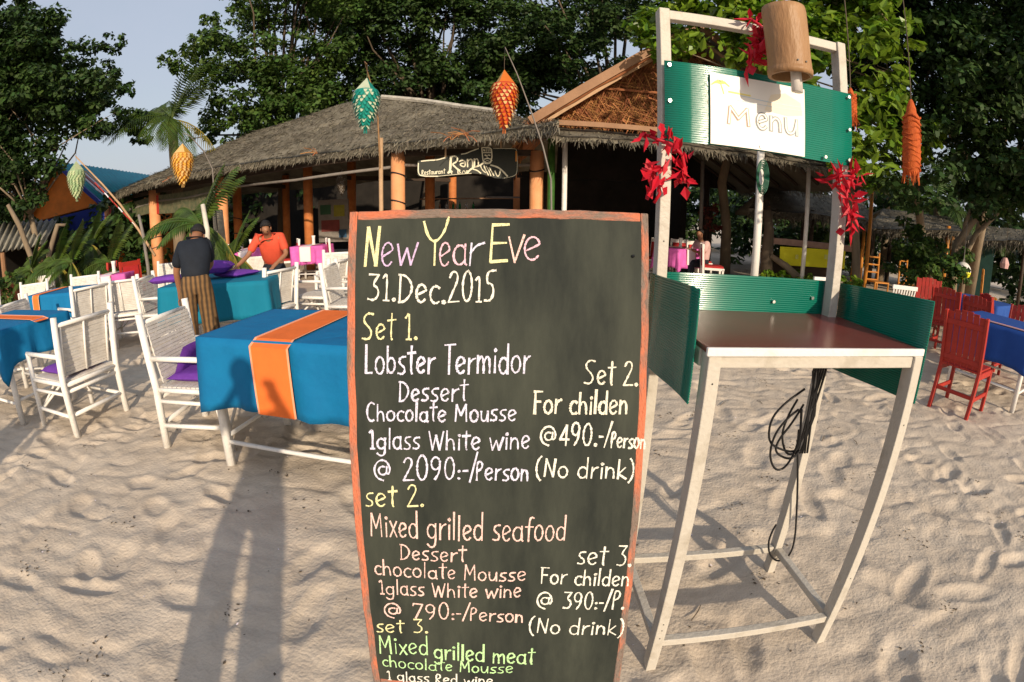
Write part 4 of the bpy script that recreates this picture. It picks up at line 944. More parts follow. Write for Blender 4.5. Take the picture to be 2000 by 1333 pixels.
# man in the red polo shirt: behind the table, bending towards us and to the left
J = dict(stand_); J.update(pel=(0, .10, .92), chest=(0, -.10, 1.19), neck=(-.0, -.22, 1.33), head=(.0, -.32, 1.43), face=(.1, -.75, -.6), shl=(.18, -.14, 1.29), shr=(-.18, -.14, 1.29), ell=(.27, -.24, 1.05), elr=(-.30, -.28, 1.06), wrl=(.16, -.44, .93), wrr=(-.42, -.48, .93), hipl=(.09, .08, .86), hipr=(-.09, .08, .86))
pr = gd(532, 500, 7.2)
person('man in coral red polo shirt leaning over the table and looking down', (pr.x, pr.y), R(14), J, redshirt, navy, .95)
# behind the viewpoint: the photographer, and an unseen figure added for the left shadow
J = dict(stand_); J.update(hipl=(.11, 0, .88), hipr=(-.11, 0, .88), knl=(.12, 0, .48), knr=(-.12, 0, .48), anl=(.14, 0, .08), anr=(-.14, 0, .08), tol=(.15, -.15, .03), tor=(-.15, -.15, .03), ell=(.33, .02, 1.20), elr=(-.34, .0, 1.22), wrl=(.16, -.12, 1.42), wrr=(-.18, -.12, 1.42))
person('photographer standing on the sand before the blackboard', (-.50, -.38), R(180), J, navy, navy, 1.02, slim=.82)
J = dict(stand_); person('unseen figure added left of the photographer to cast a long shadow', (-3.25, .05), R(180), J, redshirt, navy, 1.05, )
# ================================================================ string lanterns and their poles
def shell_lantern(label, pxt, pyt, pyb, D, wpx, c1, c2, c3, dense=1):
    top = gd(pxt, pyt, D); b = gd(pxt, pyb, D); h = top.z - b.z; r = wpx / 2000 * D * 1.0
    t = thing('shell_lantern', label, 'lantern', (top.x, top.y, b.z)); t.rotation_euler = (0, R(rng.uniform(-2, 2)), rng.uniform(0, 6))
    prof = [(.004, h), (r * .9, h * .76), (r, h * .68), (r * .98, h * .55), (r * .8, h * .38), (r * .45, h * .18), (r * .12, h * .04)]
    m = MB(); m.lathe(prof[1:], n=16); m.build('lantern_net', c3, t, True)
    m = MB()
    for k in range(4):
        a0, a1 = k * PI / 2, (k + 1) * PI / 2; o = MB(); o.add([(0, 0, h), (r * .95 * math.cos(a0), r * .95 * math.sin(a0), h * .75), (r * .95 * math.cos(a1), r * .95 * math.sin(a1), h * .75)], [(0, 1, 2)])
        o.build('paper_gable', (c1, c2)[k % 2], t)
    V = []; Fc = []
    for j, (zz, rr) in enumerate([(.74 - .058 * k, None) for k in range(12)]):
        z = h * zz; R_ = np.interp(z, [p[1] for p in prof[::-1]], [p[0] for p in prof[::-1]]); n = max(5, int(18 * R_ / r))
        for i in range(n):
            a = 2 * PI * (i + .5 * (j % 2)) / n; s = .030 * (r / .17); p = Vector((R_ * 1.02 * math.cos(a), R_ * 1.02 * math.sin(a), z)); u = Vector((-math.sin(a), math.cos(a), 0)); w = Vector((.35 * math.cos(a), .35 * math.sin(a), -1)).normalized()
            o_ = len(V); V += [tuple(p - u * s), tuple(p + u * s), tuple(p + w * s * 1.7 + u * s * .3 + Vector((math.cos(a), math.sin(a), 0)) * .012), tuple(p + w * s * 1.7 - u * s * .3 + Vector((math.cos(a), math.sin(a), 0)) * .012)]; Fc.append((o_, o_ + 1, o_ + 2, o_ + 3))
    o = npmesh('shell_scales', V, Fc, c1, t); o.data.materials.append(c2); stuff(o)
    mi = [(i // 2 + i) % 2 for i in range(len(Fc))]; o.data.polygons.foreach_set('material_index', mi)
    m = MB(); m.tube([(0, 0, h), (0, 0, h + .16)], .003, 5); m.build('cord', barkd, t)
    m = MB()
    for k in range(7): a = k; m.tube([(r * .1 * math.cos(a), r * .1 * math.sin(a), h * .05), (r * .14 * math.cos(a), r * .14 * math.sin(a), -.02)], .003, 4)
    m.build('tassel', c2, t)
    return top
lm = lambda n, c: mat(n, c, .5, .1, 20, trans=.35)
tealp, palew = lm('teal_shell', (.02, .33, .27)), lm('pale_shell', (.62, .68, .50)); goldp, goldd = lm('gold_shell', (.85, .50, .09)), lm('amber_shell', (.62, .26, .03))
scar, cream_ = lm('scarlet_paper', (.60, .06, .03)), lm('cream_shell', (.80, .55, .22)); pgreen, pcream = lm('pale_green_shell', (.42, .56, .32)), lm('cream_green_shell', (.60, .66, .40))
t3 = shell_lantern('teal and cream cone lantern hanging before the thatched roof', 716, 152, 258, 6.0, 50, palew, tealp, tealp)
t4 = shell_lantern('red, orange and white beaded cone lantern near the roof centre', 986, 136, 258, 5.4, 50, cream_, mat('orange_shell', (.62, .17, .02), .5, .1, trans=.3), scar)
t2 = shell_lantern('golden yellow ruffled cone lantern by the palm trunk', 357, 280, 364, 8.6, 40, goldp, cream_, goldd)
t1 = shell_lantern('pale green cone lantern before the turquoise roof', 149, 315, 392, 9.6, 32, pcream, pgreen, pgreen)
shell_lantern('dark unlit cone lantern hanging inside the restaurant', 667, 330, 382, 12, 20, greyp, barkd, barkd)
def pole(label, pts, r, m_=bamboo, name='bamboo_pole', cat='pole'):
    m = MB(); m.tube(pts, r, 8); o = m.build(name, m_, None, True); return tag(o, label, cat)
p0 = gd(745, 440, 6.4); p0.z = -.1; p1 = gd(745, 270, 6.4); p1.x, p1.y = p0.x, p0.y
pole('square pale wooden post with flat top left of the ochre pillars', [p0, p1], [.030, .028], paleWood, 'wooden_post', 'post')
pole('thin bamboo rod bending up from the wooden post to the teal lantern', [p1 - Vector((0, 0, .5)), gd(738, 230, 6.3), gd(726, 170, 6.2), gd(712, 120, 6.1), t3 + Vector((0, 0, .17))], [.014, .010, .008, .006, .003], bamboo)
a = gd(1085, 440, 5.6); a.z = -.05
pole('thin leaning bamboo rod carrying the red and white lantern', [a, gd(1076, 350, 5.6), gd(1060, 285, 5.55), gd(1038, 220, 5.5), gd(1010, 145, 5.45), gd(986, 92, 5.4), t4 + Vector((0, 0, .17))], [.011, .010, .009, .008, .006, .005, .003], greyp)
a = gd(436, 500, 9.0); a.z = -.05
pole('grey bamboo rod leaning from the pillars to the golden lantern', [a, gd(415, 330, 8.9), gd(398, 296, 8.8), gd(371, 266, 8.6), t2 + Vector((0, 0, .17))], [.014, .013, .012, .008, .004], greyp)
a = gd(293, 560, 8.6); a.z = -.05
pole('short crooked stick standing at the end of the leaning rod on the left', [a, gd(289, 520, 8.6), gd(280, 460, 8.7), gd(271, 420, 8.8)], [.035, .03, .028, .025], greyp, 'stick', 'stick')
pole('long pale rod slanting up left to the pale green lantern', [gd(303, 500, 8.5), gd(270, 448, 8.8), gd(235, 400, 9.1), gd(200, 360, 9.4), gd(147, 305, 9.6)], [.022, .022, .02, .016, .010], paleWood)
g_ = thing('red_streamers', 'red ribbons wound on the slanting rod by the turquoise roof', 'ribbon')
for k in range(9):
    p = gd(262 - 9 * k, 438 - 9.5 * k, 8.85 + .05 * k); m = MB(); m.tube([p + Vector((-.06, 0, .05)), p, p + Vector((.05, 0, -.05))], .011, 5); m.build('ribbon', redp if k % 3 else whitecloth, g_)
a = gd(400, 500, 7.6); a.z = 0
pole('thick pale pole leaning behind the man in black', [a, gd(405, 450, 7.6), gd(396, 400, 7.7)], [.045, .04, .035], mat('bleached_wood', (.55, .52, .44), .7), 'wooden_pole', 'pole')
a = gd(432, 500, 9.4); a.z = -.1
pole('cut palm stump with bleached top beside the third pillar', [a, gd(430, 470, 9.4), gd(425, 412, 9.5)], [.14, .11, .10], mat('bleached_trunk', (.40, .34, .24), .9, .3, 8, .8, 30), 'palm_stump', 'tree stump')

# ================================================================ foliage
def leaf_cloud(name, blobs, n, size, m_, parent, near=False, seed=1, flat=.75, sub=9):
    r_ = np.random.default_rng(seed); Bc = np.array([b[0] for b in blobs]); Br = np.array([b[1] for b in blobs])
    w = Br ** 2; w = w / w.sum(); cl = []
    K = sub * len(blobs); bi = np.repeat(np.arange(len(blobs)), sub)
    d = r_.normal(0, 1, (K, 3)); d /= np.linalg.norm(d, axis=1, keepdims=True); d[:, 2] = d[:, 2] * flat + .12
    C = Bc[bi] + d * (Br[bi] * r_.uniform(.45, 1.0, K))[:, None]; Cr = Br[bi] * r_.uniform(.22, .42, K)
    ww = Cr ** 2; ww /= ww.sum(); k = r_.choice(K, n, p=ww)
    d = r_.normal(0, 1, (n, 3)); d /= np.linalg.norm(d, axis=1, keepdims=True)
    P = C[k] + d * (Cr[k] * r_.uniform(.3, 1.05, n) ** .7)[:, None] * np.array([1, 1, .6])
    nrm = d * .7 + np.array([0, -.15, .8]) + r_.normal(0, .45, (n, 3)); nrm /= np.linalg.norm(nrm, axis=1, keepdims=True)
    a = np.cross(nrm, r_.normal(0, 1, (n, 3))); a /= np.linalg.norm(a, axis=1, keepdims=True); a[:, 2] -= .25; a /= np.linalg.norm(a, axis=1, keepdims=True); b = np.cross(nrm, a)
    L = size * r_.uniform(.6, 1.25, (n, 1)); W = L * .30
    if near:
        V = np.stack([P - a * L * .5, P + b * W * .8 - nrm * L * .03, P + a * L * .22 + b * W * 1.15 - nrm * L * .04, P + a * L * .5 + nrm * L * -.08, P + a * L * .22 - b * W * 1.15 - nrm * L * .04, P - b * W * .8 - nrm * L * .03], 1).reshape(-1, 3)
        F = np.arange(n * 6).reshape(n, 6)
    else:
        V = np.stack([P - a * L * .5, P + b * W, P + a * L * .5, P - b * W], 1).reshape(-1, 3); F = np.arange(n * 4).reshape(n, 4)
    return stuff(npmesh(name, V, F, m_, parent)), C
def limbs(base, fork, C, r0, m_, parent, every=3, seed=2):
    r_ = random.Random(seed); base, fork = Vector(base), Vector(fork)
    m = MB(); mid = (base + fork) / 2 + Vector((r_.uniform(-.3, .3), r_.uniform(-.2, .2), 0)); m.tube([base, mid, fork], [r0, r0 * .8, r0 * .62], 10); m.build('trunk', m_, parent, True)
    m = MB()
    for c in list(C)[::every]:
        c = Vector(c); q1 = fork.lerp(c, .35) + Vector((r_.uniform(-.8, .8), r_.uniform(-.8, .8), r_.uniform(.0, .7))); q2 = fork.lerp(c, .7) + Vector((r_.uniform(-.4, .4), r_.uniform(-.3, .3), r_.uniform(-.2, .4)))
        m.tube([fork, q1, q2, c], [r0 * .30, r0 * .19, r0 * .11, r0 * .04], 5)
    stuff(m.build('branches', m_, parent, True))
def tree(label, blobs, base, fork, n, size, leafmat, barkm=barkd, r0=.22, near=False, seed=1, cat='tree', name='broadleaf_tree', every=3, sub=14):
    t = thing(name, label, cat); o, C = leaf_cloud('crown', blobs, n, size, leafmat, t, near, seed, sub=sub); limbs(base, fork, C, r0, barkm, t, max(1, len(C) // (14 if near else 18)), seed); return t, C
def B_(L): return [(gd(x, y, D), r) for x, y, D, r in L]
def pxfill(fn, n, seed, D0, D1, r0, r1):
    r_ = random.Random(seed); out = []
    while len(out) < n:
        x, y = r_.uniform(-150, 2150), r_.uniform(-330, 520)
        if fn(x, y): out.append((gd(x, y, r_.uniform(D0, D1)), r_.uniform(r0, r1)))
    return out
# left tree
f = lambda x, y: -150 < x < 175 and not (x > 45 and y > 205) and y > (60 if x < 50 else 130 if x < 110 else 110 if x < 130 else 150) and y < 395 - max(0, x - 100) * .45
bl_ = pxfill(f, 64, 3, 15, 19, .9, 1.35) + B_([(35, 15, 17, .6), (88, 55, 17, .7), (15, 0, 18, .7), (222, 88, 17, .5), (205, 160, 17, .7), (232, 178, 17, .5), (250, 235, 17, .6), (270, 270, 18, .5), (200, 230, 16, .9)])
b0 = gd(100, 560, 15.5); b0.z = -.1
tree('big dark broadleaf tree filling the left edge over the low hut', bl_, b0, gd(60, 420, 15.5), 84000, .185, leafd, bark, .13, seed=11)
for (x0, x1, y1, D) in ((60, 15, 400, 14), (95, 130, 440, 15)):
    b0 = gd(x0 + 20, 560, D); b0.z = -.1; pole('slender grey trunk rising at the left edge beside the low hut' if x0 == 60 else 'thin forked trunk in front of the blue roofed house', [b0, gd(x0, 500, D), gd((x0 + x1) / 2, 440, D), gd(x1, y1, D)], [.10, .08, .07, .05], bark, 'tree_trunk', 'tree trunk')
# centre trees behind the restaurant
def cf(x, y):
    top = {0: 0}; left = 385 if y < 40 else 400 if y < 100 else 340 if y < 180 else 385
    if 440 < x < 500 and y < 30: return False
    roof = np.interp(x, [330, 402, 490, 595, 682, 738, 904, 1030, 1100, 1290], [330, 300, 260, 227, 205, 198, 212, 235, 200, 110])
    return left + 75 < x < 1330 and y < roof + 12 and y > -330
def part_f(a, b): return lambda x, y: cf(x, y) and a <= x < b
cuts = [(370, 700, 'wide dark tree behind the left half of the restaurant roof', (-9.5, 19, 0), 12), (640, 1000, 'dark spreading tree directly behind the roof peak', (-3.5, 20, 0), 13), (950, 1360, 'dark tree behind the golden thatched gable', (3.5, 20, 0), 14)]
for (a, b, lab, base, sd_) in cuts:
    bl_ = pxfill(part_f(a, b), 72, sd_, 17, 22, 1.0, 1.7)
    if sd_ == 12: bl_ += B_([(400, 84, 18, .6), (330, 124, 18, .5), (356, 130, 18, .6), (420, 40, 18, .6), (455, 5, 18, .6), (392, 150, 18, .6), (430, 240, 19, .8), (400, 262, 20, .7)])
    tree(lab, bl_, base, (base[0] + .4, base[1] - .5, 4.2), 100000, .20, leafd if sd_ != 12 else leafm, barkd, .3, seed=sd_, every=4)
# bright near tree over the stand, top right
def rf(x, y): return 1290 < x < 1790 and y < np.interp(x, [1290, 1340, 1480, 1610, 1680, 1790], [70, 100, 140, 190, 340, 330]) and y > -330
bl_ = pxfill(rf, 64, 21, 8.2, 10.6, .55, .85)
tb, Cb = tree('bright green sea almond tree overhanging the menu stand', bl_, (10.6, 10.4, 0), (8.3, 8.4, 3.6), 30000, .19, leafb, bark, .14, near=True, seed=22, every=4, sub=10)
# the leaves nearest the viewer are separate pieces
me = bpy.data.meshes.new('leaf'); me.from_pydata([(-.09, 0, 0), (-.02, .030, .004), (.045, .042, .004), (.095, 0, -.012), (.045, -.042, .004), (-.02, -.030, .004), (-.02, 0, -.006), (.045, 0, -.008)], [], [(0, 6, 1), (1, 6, 7, 2), (2, 7, 3), (0, 5, 6), (5, 4, 7, 6), (4, 3, 7)]); me.materials.append(leafb)
for k in range(300):
    while True:
        x, y = rng.uniform(1330, 1780), rng.uniform(0, 400)
        if rf(x, y) and not (1480 < x < 1650 and y < 330 and rng.random() < .6): break
    o = bpy.data.objects.new('leaf', me); COL.objects.link(o); o.parent = tb; o.location = gd(x, y, rng.uniform(7.2, 8.2)); s = rng.uniform(.85, 1.4); o.scale = (s, s, s)
    o.rotation_euler = (rng.uniform(-.9, .9), rng.uniform(-.5, 1.1), rng.uniform(0, 6.28))
# far right dark tree
def df(x, y): return 1650 < x < 2150 and y > -330 and y < np.interp(x, [1650, 1760, 1850, 1920, 2000, 2150], [170, 330, 430, 430, 420, 450])
bl_ = pxfill(df, 84, 31, 9.5, 13, .8, 1.3)
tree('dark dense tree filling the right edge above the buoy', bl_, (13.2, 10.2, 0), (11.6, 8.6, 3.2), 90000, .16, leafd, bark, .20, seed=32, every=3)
t_ = thing('twisted_tree', 'pale twisted double trunk leaning above the white and yellow buoy', 'tree')
for j, (pts, r) in enumerate(((((1868, 560), (1862, 520), (1868, 480), (1895, 440), (1930, 395), (1950, 350)), .11), (((1880, 560), (1885, 500), (1905, 460), (1935, 430), (1965, 400)), .075), (((1880, 480), (1885, 440), (1900, 400), (1895, 350)), .06))):
    P = [gd(x, y, 11) for x, y in pts]; 
    if j < 2: P[0].z = -.1
    m = MB(); m.tube(P, list(np.linspace(r, r * .5, len(P))), 9); m.build('trunk', bark, t_, True)
leaf_cloud('crown', B_([(1955, 345, 11, .7), (1905, 345, 11, .6), (1970, 395, 11, .5)]), 1500, .18, leafm, t_, seed=4)
# coconut palms
def frond(m, p, az, el, L, droop, nl=26, w=.26, lw=.017):
    P = []; q_ = Vector(p); d = Vector((math.cos(az) * math.cos(el), math.sin(az) * math.cos(el), math.sin(el)))
    for i in range(10):
        P.append(q_.copy()); q_ = q_ + d * (L / 9); d = (d + Vector((0, 0, -droop / 9))).normalized()
    m.tube(P, list(np.linspace(.022, .005, 10)), 4)
    for i in range(nl):
        u = .12 + .86 * i / nl; k = u * 9; a = P[int(k)].lerp(P[min(int(k) + 1, 9)], k - int(k)); dd = (P[min(int(k) + 1, 9)] - P[int(k)]).normalized() if int(k) < 9 else d
        sd_ = dd.cross(Vector((0, 0, 1))).normalized(); ll = L * w * math.sin(PI * (u * .85 + .12)) * random.uniform(.85, 1.1)
        for s in (-1, 1):
            e = a + (sd_ * s * .8 + dd * .55 + Vector((0, 0, -.42 - droop * .2))).normalized() * ll; mid = a.lerp(e, .5) + Vector((0, 0, .05 * ll)); t = dd * lw
            m.add([a - t, a + t, mid + t * 1.2, e, mid - t * 1.2], [(0, 1, 2, 3, 4)])
def palm(label, base, top, r, nf, L, seed=1, mats=(palmg, palmy), el=(-.5, 1.35), name='coconut_palm', nl=26):
    random.seed(seed); t = thing(name, label, 'palm'); base, top = Vector(base), Vector(top); mid = (base + top) / 2 + Vector((.15, 0, 0))
    P = [base.lerp(top, i / 12) + Vector((.15 * math.sin(PI * i / 12), 0, 0)) for i in range(13)]
    m = MB(); m.tube(P, [r * (1.15 - .35 * i / 12) * (1.0 + .05 * (i % 2)) for i in range(13)], 10); m.build('trunk', bark, t, True)
    for k in range(nf):
        m = MB(); e = el[0] + (el[1] - el[0]) * ((k * .618) % 1); frond(m, P[-1], 2.4 * k + random.uniform(-.3, .3), e, L * random.uniform(.8, 1.1), 1.1 + .5 * (1 - e), nl); m.build('frond', mats[0] if e > -.0 or k % 3 else mats[1], t)
    return t
tp = gd(335, 235, 17); bs = Vector((tp.x + .2, tp.y, 0)); palm('coconut palm with upright fronds between the left tree and the restaurant trees', bs, tp, .20, 24, 3.0, 5, el=(-.2, 1.45))
for i, (x, y, yb, D, L, n_) in enumerate(((178, 480, 560, 11.5, .85, 12), (140, 515, 570, 10.5, .85, 10), (215, 515, 560, 10.8, 1.0, 11), (110, 520, 570, 11, 1.0, 10), (392, 440, 545, 8.4, 1.15, 14), (455, 500, 545, 8.6, .85, 9), (60, 530, 575, 12, .9, 9))):
    tp = gd(x, y, D); palm('small garden palm %s' % ('before the orange gable', 'with yellowing fronds below the orange gable', 'beside the leftmost pillar', 'in front of the low hut', 'behind the man in black', 'between the two men', 'at the foot of the left tree')[i], (tp.x, tp.y, 0), tp, .05, n_, L, 30 + i, el=(-.3, 1.4), name='garden_palm', nl=20, mats=(palmg, palmy))
tp = gd(1830, 385, 17); palm('drooping palm top behind the right huts', (tp.x, tp.y, 0), tp, .15, 16, 2.4, 40, mats=(leafm, palmg))
tp = gd(1730, 375, 19); palm('small bluish palm seen through the gap right of the sign', (tp.x, tp.y, 0), tp, .15, 14, 2.0, 41, mats=(leafm, leafm))
# shrubs and the mass of vegetation behind everything
def shrub(label, L, n, size, m_, seed, name='shrub'): t = thing(name, label, 'shrub'); leaf_cloud('foliage', B_(L), n, size, m_, t, seed=seed); return t
shrub('dark climbing shrub under the twisted trunk', [(1790, 500, 10.8, .6), (1815, 540, 10.2, .6), (1835, 495, 11, .7), (1770, 540, 11, .5), (1850, 550, 10.2, .5), (1800, 460, 11.5, .6)], 3600, .13, leafm, 51)
shrub('low green plants at the edge of the sand behind the stand', [(1500, 545, 11.6, .28), (1530, 548, 11.6, .25), (1560, 552, 11.4, .28), (1590, 550, 11.3, .25), (1660, 560, 10.6, .3), (1545, 540, 12.2, .3)], 1500, .10, leafb, 52, 'ground_plants')
shrub('brownish undergrowth below the left garden palms', [(60, 555, 13, .5), (120, 560, 12.5, .5), (180, 550, 12, .5), (230, 545, 12, .4), (0, 560, 12, .6), (90, 530, 14, .5)], 3000, .12, leafm, 53)
wd = []
r_ = random.Random(61)
for k in range(230):
    az = R(-66 + 132 * k / 229); D = r_.uniform(25, 31); wd.append((Vector((D * math.sin(az), D * math.cos(az), r_.uniform(.6, 2.4 if abs(math.degrees(az) - 37) < 6 else 3.8))), r_.uniform(1.2, 2)))
for k in range(60):
    az = R(24 + 44 * k / 59); D = r_.uniform(18, 21); wd.append((Vector((D * math.sin(az), D * math.cos(az), r_.uniform(.4, 2.4 if abs(math.degrees(az) - 38) < 3 else 3.6))), r_.uniform(.9, 1.4)))
for k in range(40):
    az = R(-66 + 26 * k / 39); D = r_.uniform(18, 22); wd.append((Vector((D * math.sin(az), D * math.cos(az), r_.uniform(.4, 2.2))), r_.uniform(.9, 1.3)))
o, _ = leaf_cloud('distant_woods', wd, 90000, .32, leafd, None, seed=62)

# ================================================================ turquoise-roofed house, low hut and green shed on the left
hs = thing('turquoise_roof_house', 'orange house with turquoise corrugated roof and blue band behind the left palms', 'house')
A0, A1 = gd(103, 316, 21), gd(292, 343, 27); Rz = 2.6
e0, e1 = gd(196, 398, 19.5), gd(330, 372, 25)
W0 = Vector((2 * A0.x - e0.x, A0.y + (A0.y - e0.y), e0.z)); W0 = gd(40, 440, 21.5); W1 = W0 + (A1 - A0)
def corr(P00, P10, P01, P11, n, amp, name, m_, parent):
    P00, P10, P01, P11 = map(Vector, (P00, P10, P01, P11)); nr = (P10 - P00).cross(P01 - P00).normalized(); V = []; F = []
    for i in range(n * 4 + 1):
        u = i / (n * 4); o_ = nr * amp * math.sin(u * n * 2 * PI)
        for t in (0, 1): V.append(tuple((P00.lerp(P10, u)).lerp(P01.lerp(P11, u), t) + o_))
    for i in range(n * 4): F.append((2 * i, 2 * i + 2, 2 * i + 3, 2 * i + 1))
    o = npmesh(name, V, F, m_, parent, smooth=True); s = o.modifiers.new('t', 'SOLIDIFY'); s.thickness = .03; return o
corr(e0, e1, A0, A1, 26, .05, 'roof', teal, hs); corr(W0, W1, A0, A1, 22, .05, 'roof', mat('brown_roof_sheet', (.16, .11, .07), .7, .3, 4), hs)
gn = (A1 - A0).normalized() * .5
def poly(pts, name, m_, parent, th=.12):
    pts = [Vector(p) for p in pts]; n = (pts[1] - pts[0]).cross(pts[2] - pts[0]).normalized() * th; k = len(pts); m = MB()
    m.add(pts + [p + n for p in pts], [tuple(range(k))[::-1], tuple(range(k, 2 * k))] + [(i, (i + 1) % k, k + (i + 1) % k, k + i) for i in range(k)]); return m.build(name, m_, parent)
zz = lambda p, z: Vector((p.x, p.y, z))
poly([W0 + gn, e0 + gn, A0 + gn - Vector((0, 0, .1))], 'gable', orangewall, hs)
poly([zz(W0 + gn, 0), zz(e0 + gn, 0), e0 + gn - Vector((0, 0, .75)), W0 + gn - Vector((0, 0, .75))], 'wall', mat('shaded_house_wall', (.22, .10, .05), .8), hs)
poly([W0 + gn * .8 - Vector((0, 0, .75)), e0 + gn * .8 - Vector((0, 0, .75)), e0 + gn * .8 - Vector((0, 0, .05)), W0 + gn * .8 - Vector((0, 0, .05))], 'blue_band', bluewall, hs)
poly([zz(e0 + gn, 0), zz(e1, 0), e1 - Vector((0, 0, .1)), e0 + gn - Vector((0, 0, .1))], 'wall', orangewall, hs)
for k in range(4):
    u = .05 + .05 * k; m = MB(); m.bar(A0.lerp(W0, 1) - gn * .05 * k + Vector((0, 0, -.02)), A0 - gn * .05 * k, .06, .12); m.build('barge_board', brownwood, hs) if k < 1 else None
m = MB(); m.bar(e0 + Vector((0, 0, .02)), A0 + Vector((0, 0, .04)), .10, .14); m.build('barge_board', bluewall, hs)
for k in range(4):
    u0 = .18 + .05 * k; m = MB(); a, b = e0.lerp(A0, .05).lerp(e1.lerp(A1, .05), u0 * .6), e0.lerp(A0, .75).lerp(e1.lerp(A1, .75), u0 * .6); up_ = Vector((0, -.03, .08)); m.bar(a + up_, b + up_, .12, .03); m.build('roof_strip', (whitecloth, redp, whitecloth, paleWood)[k], hs)
hu = thing('low_hut', 'low dark hut with striped corrugated roof at the left edge', 'hut')
a, b = gd(-90, 505, 13), gd(85, 478, 15); c_, d_ = gd(-60, 440, 15), gd(110, 430, 17)
corr(a, b, c_, d_, 14, .05, 'roof', mat('pale_corrugated', (.30, .28, .22), .6, .3, 6), hu)
m = MB(); m.bar(zz(c_, .9), zz(d_, .9), .15, 1.8); m.build('back_wall', blackwall, hu)
for u in (.1, .5, .95): p = a.lerp(b, u); m = MB(); m.tube([zz(p, -.1), p - Vector((0, 0, .05))], .07, 8); m.build('post', brownwood, hu)
m = MB(); m.bar(zz(a.lerp(b, 0), .45), zz(b, .45), .08, .9); m.build('front_wall', mat('dark_red_wall', (.14, .04, .02), .8, .3, 3), hu)
gs = thing('green_shed', 'bright green board shed with yellow frame beyond the left pillars', 'shed')
a, b = gd(222, 470, 21), gd(312, 470, 19.5)
for k in range(9):
    p, q2 = a.lerp(b, k / 9 + .005), a.lerp(b, (k + 1) / 9 - .005); m = MB(); m.bar(zz(p, 1.05), zz(q2, 1.05), .06, 2.1); m.build('board', greenwall, gs)
for z in (.05, 1.0): m = MB(); m.bar(zz(a, z) + Vector((0, -.1, 0)), zz(b, z) + Vector((0, -.1, 0)), .06, .07); m.build('rail', yellow if z < .5 else paleWood, gs)
m = MB(); m.bar(zz(b, 0) + Vector((-.2, -.12, 0)), zz(b, 2.1) + Vector((-.2, -.12, 0)), .1, .06); m.build('yellow_post', yellow, gs)

# ================================================================ golden thatched gable building and the huts on the right
gb = thing('thatched_hall', 'open hall with golden woven palm gable and thatched roof behind the menu sign', 'pavilion')
gL, gT, gR = Vector((.52, 9.2, 3.22)), Vector((3.35, 9.2, 5.15)), Vector((6.7, 9.2, 3.18))
dp = Vector((0, 6.5, 0)); ov = Vector((0, -.55, 0))
thatch_slope([gL + ov + Vector((-.35, 0, -.2)), gL + dp + Vector((-.35, 0, -.2))], [gT + ov, gT + dp], gb, n=40, nv=18, thick=.12, density=90, m=gstraw, ms=gstraw)
thatch_slope([gR + dp + Vector((.9, 0, -.55)), gR + ov + Vector((.9, 0, -.55))], [gT + dp, gT + ov], gb, n=40, nv=18, thick=.12, density=90)
poly([gL, gR, gT], 'woven_gable', gstraw, gb, -.1)
n = 5200; u = rng.random(n); w = rng.random(n); fl = u + w > 1; u[fl] = 1 - u[fl]; w[fl] = 1 - w[fl]
P0 = np.array(gL)[None] + u[:, None] * np.array(gR - gL) + w[:, None] * np.array(gT - gL); P0[:, 1] -= .13 * rng.random(n)
ang = rng.choice([.5, -.5, 1.3], n); D = np.stack([np.sin(ang), -.15 * np.ones(n), -np.cos(ang)], 1)
blades(P0, D, .36, .009, .12, gstraw, 'palm_weave', gb)
for t in (.33, .66):
    z = gL.z + (gT.z - gL.z) * t; x0, x1 = gL.x + (gT.x - gL.x) * t, gR.x + (gT.x - gR.x) * t; m = MB(); m.tube([(x0, 9.03, z), (x1, 9.03, z)], .025, 6); m.build('cross_pole', gstraw, gb)
for a, b in ((gL, gT), (gR, gT)):
    for k, (o1, th, mm) in enumerate(((-.60, .16, brownwood), (-.42, .06, paleWood))):
        m = MB(); m.bar(a + Vector((-.25 if a is gL else .3, o1, -.13 + .0 * k - .16 * k)), b + Vector((0, o1, .03 - .16 * k)), .05, th); m.build('barge_board', mm, gb)
m = MB(); m.bar(gL + Vector((-.2, -.5, -.12)), gR + Vector((.3, -.5, -.16)), .07, .09); m.build('tie_beam', brownwood, gb)
m = MB(); m.bar(gL + Vector((-.2, -.3, -.30)), gR + Vector((.3, -.3, -.34)), .07, .06); m.build('tie_beam', paleWood, gb)
thatch_slope([gL + Vector((-.35, -.85, -.42)), gR + Vector((.5, -.85, -.46))], [gL + Vector((-.3, -.1, -.14)), gR + Vector((.5, -.1, -.18))], gb, n=60, nv=6, thick=.07, density=60, fringe=45, flen=.15)
for (x, y, mm, r) in ((.72, 9.6, mat('banana_green', (.04, .12, .02), .5, .3, 6), .075), (.95, 9.3, white, .05), (6.3, 9.5, white, .05), (1.0, 15.5, darkwood, .1), (6.3, 15.5, darkwood, .1), (4.9, 12.4, greyp, .05)):
    m = MB(); m.tube([(x, y, -.1), (x, y, 3.05)], r, 10); m.build('post', mm, gb, True)
for y in np.linspace(9.6, 15.4, 7):
    for a, b in ((Vector((.1, y, 3.0)), Vector((3.35, y, 4.95))), (Vector((7.3, y, 2.62)), Vector((3.35, y, 4.95)))): m = MB(); m.tube([a, b], .04, 6); m.build('rafter', darkwood, gb)
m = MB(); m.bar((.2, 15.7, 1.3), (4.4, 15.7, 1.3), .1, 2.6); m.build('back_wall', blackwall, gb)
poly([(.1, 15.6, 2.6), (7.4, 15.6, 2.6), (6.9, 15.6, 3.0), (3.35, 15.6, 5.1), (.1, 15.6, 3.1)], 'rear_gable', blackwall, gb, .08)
m = MB(); m.bar((1.6, 15.3, .95), (4.2, 15.3, .95), .4, .1); m.build('shelf', greyp, gb)
tr = thing('tree_trunk', 'mottled tree trunk growing up through the thatched hall', 'tree trunk')
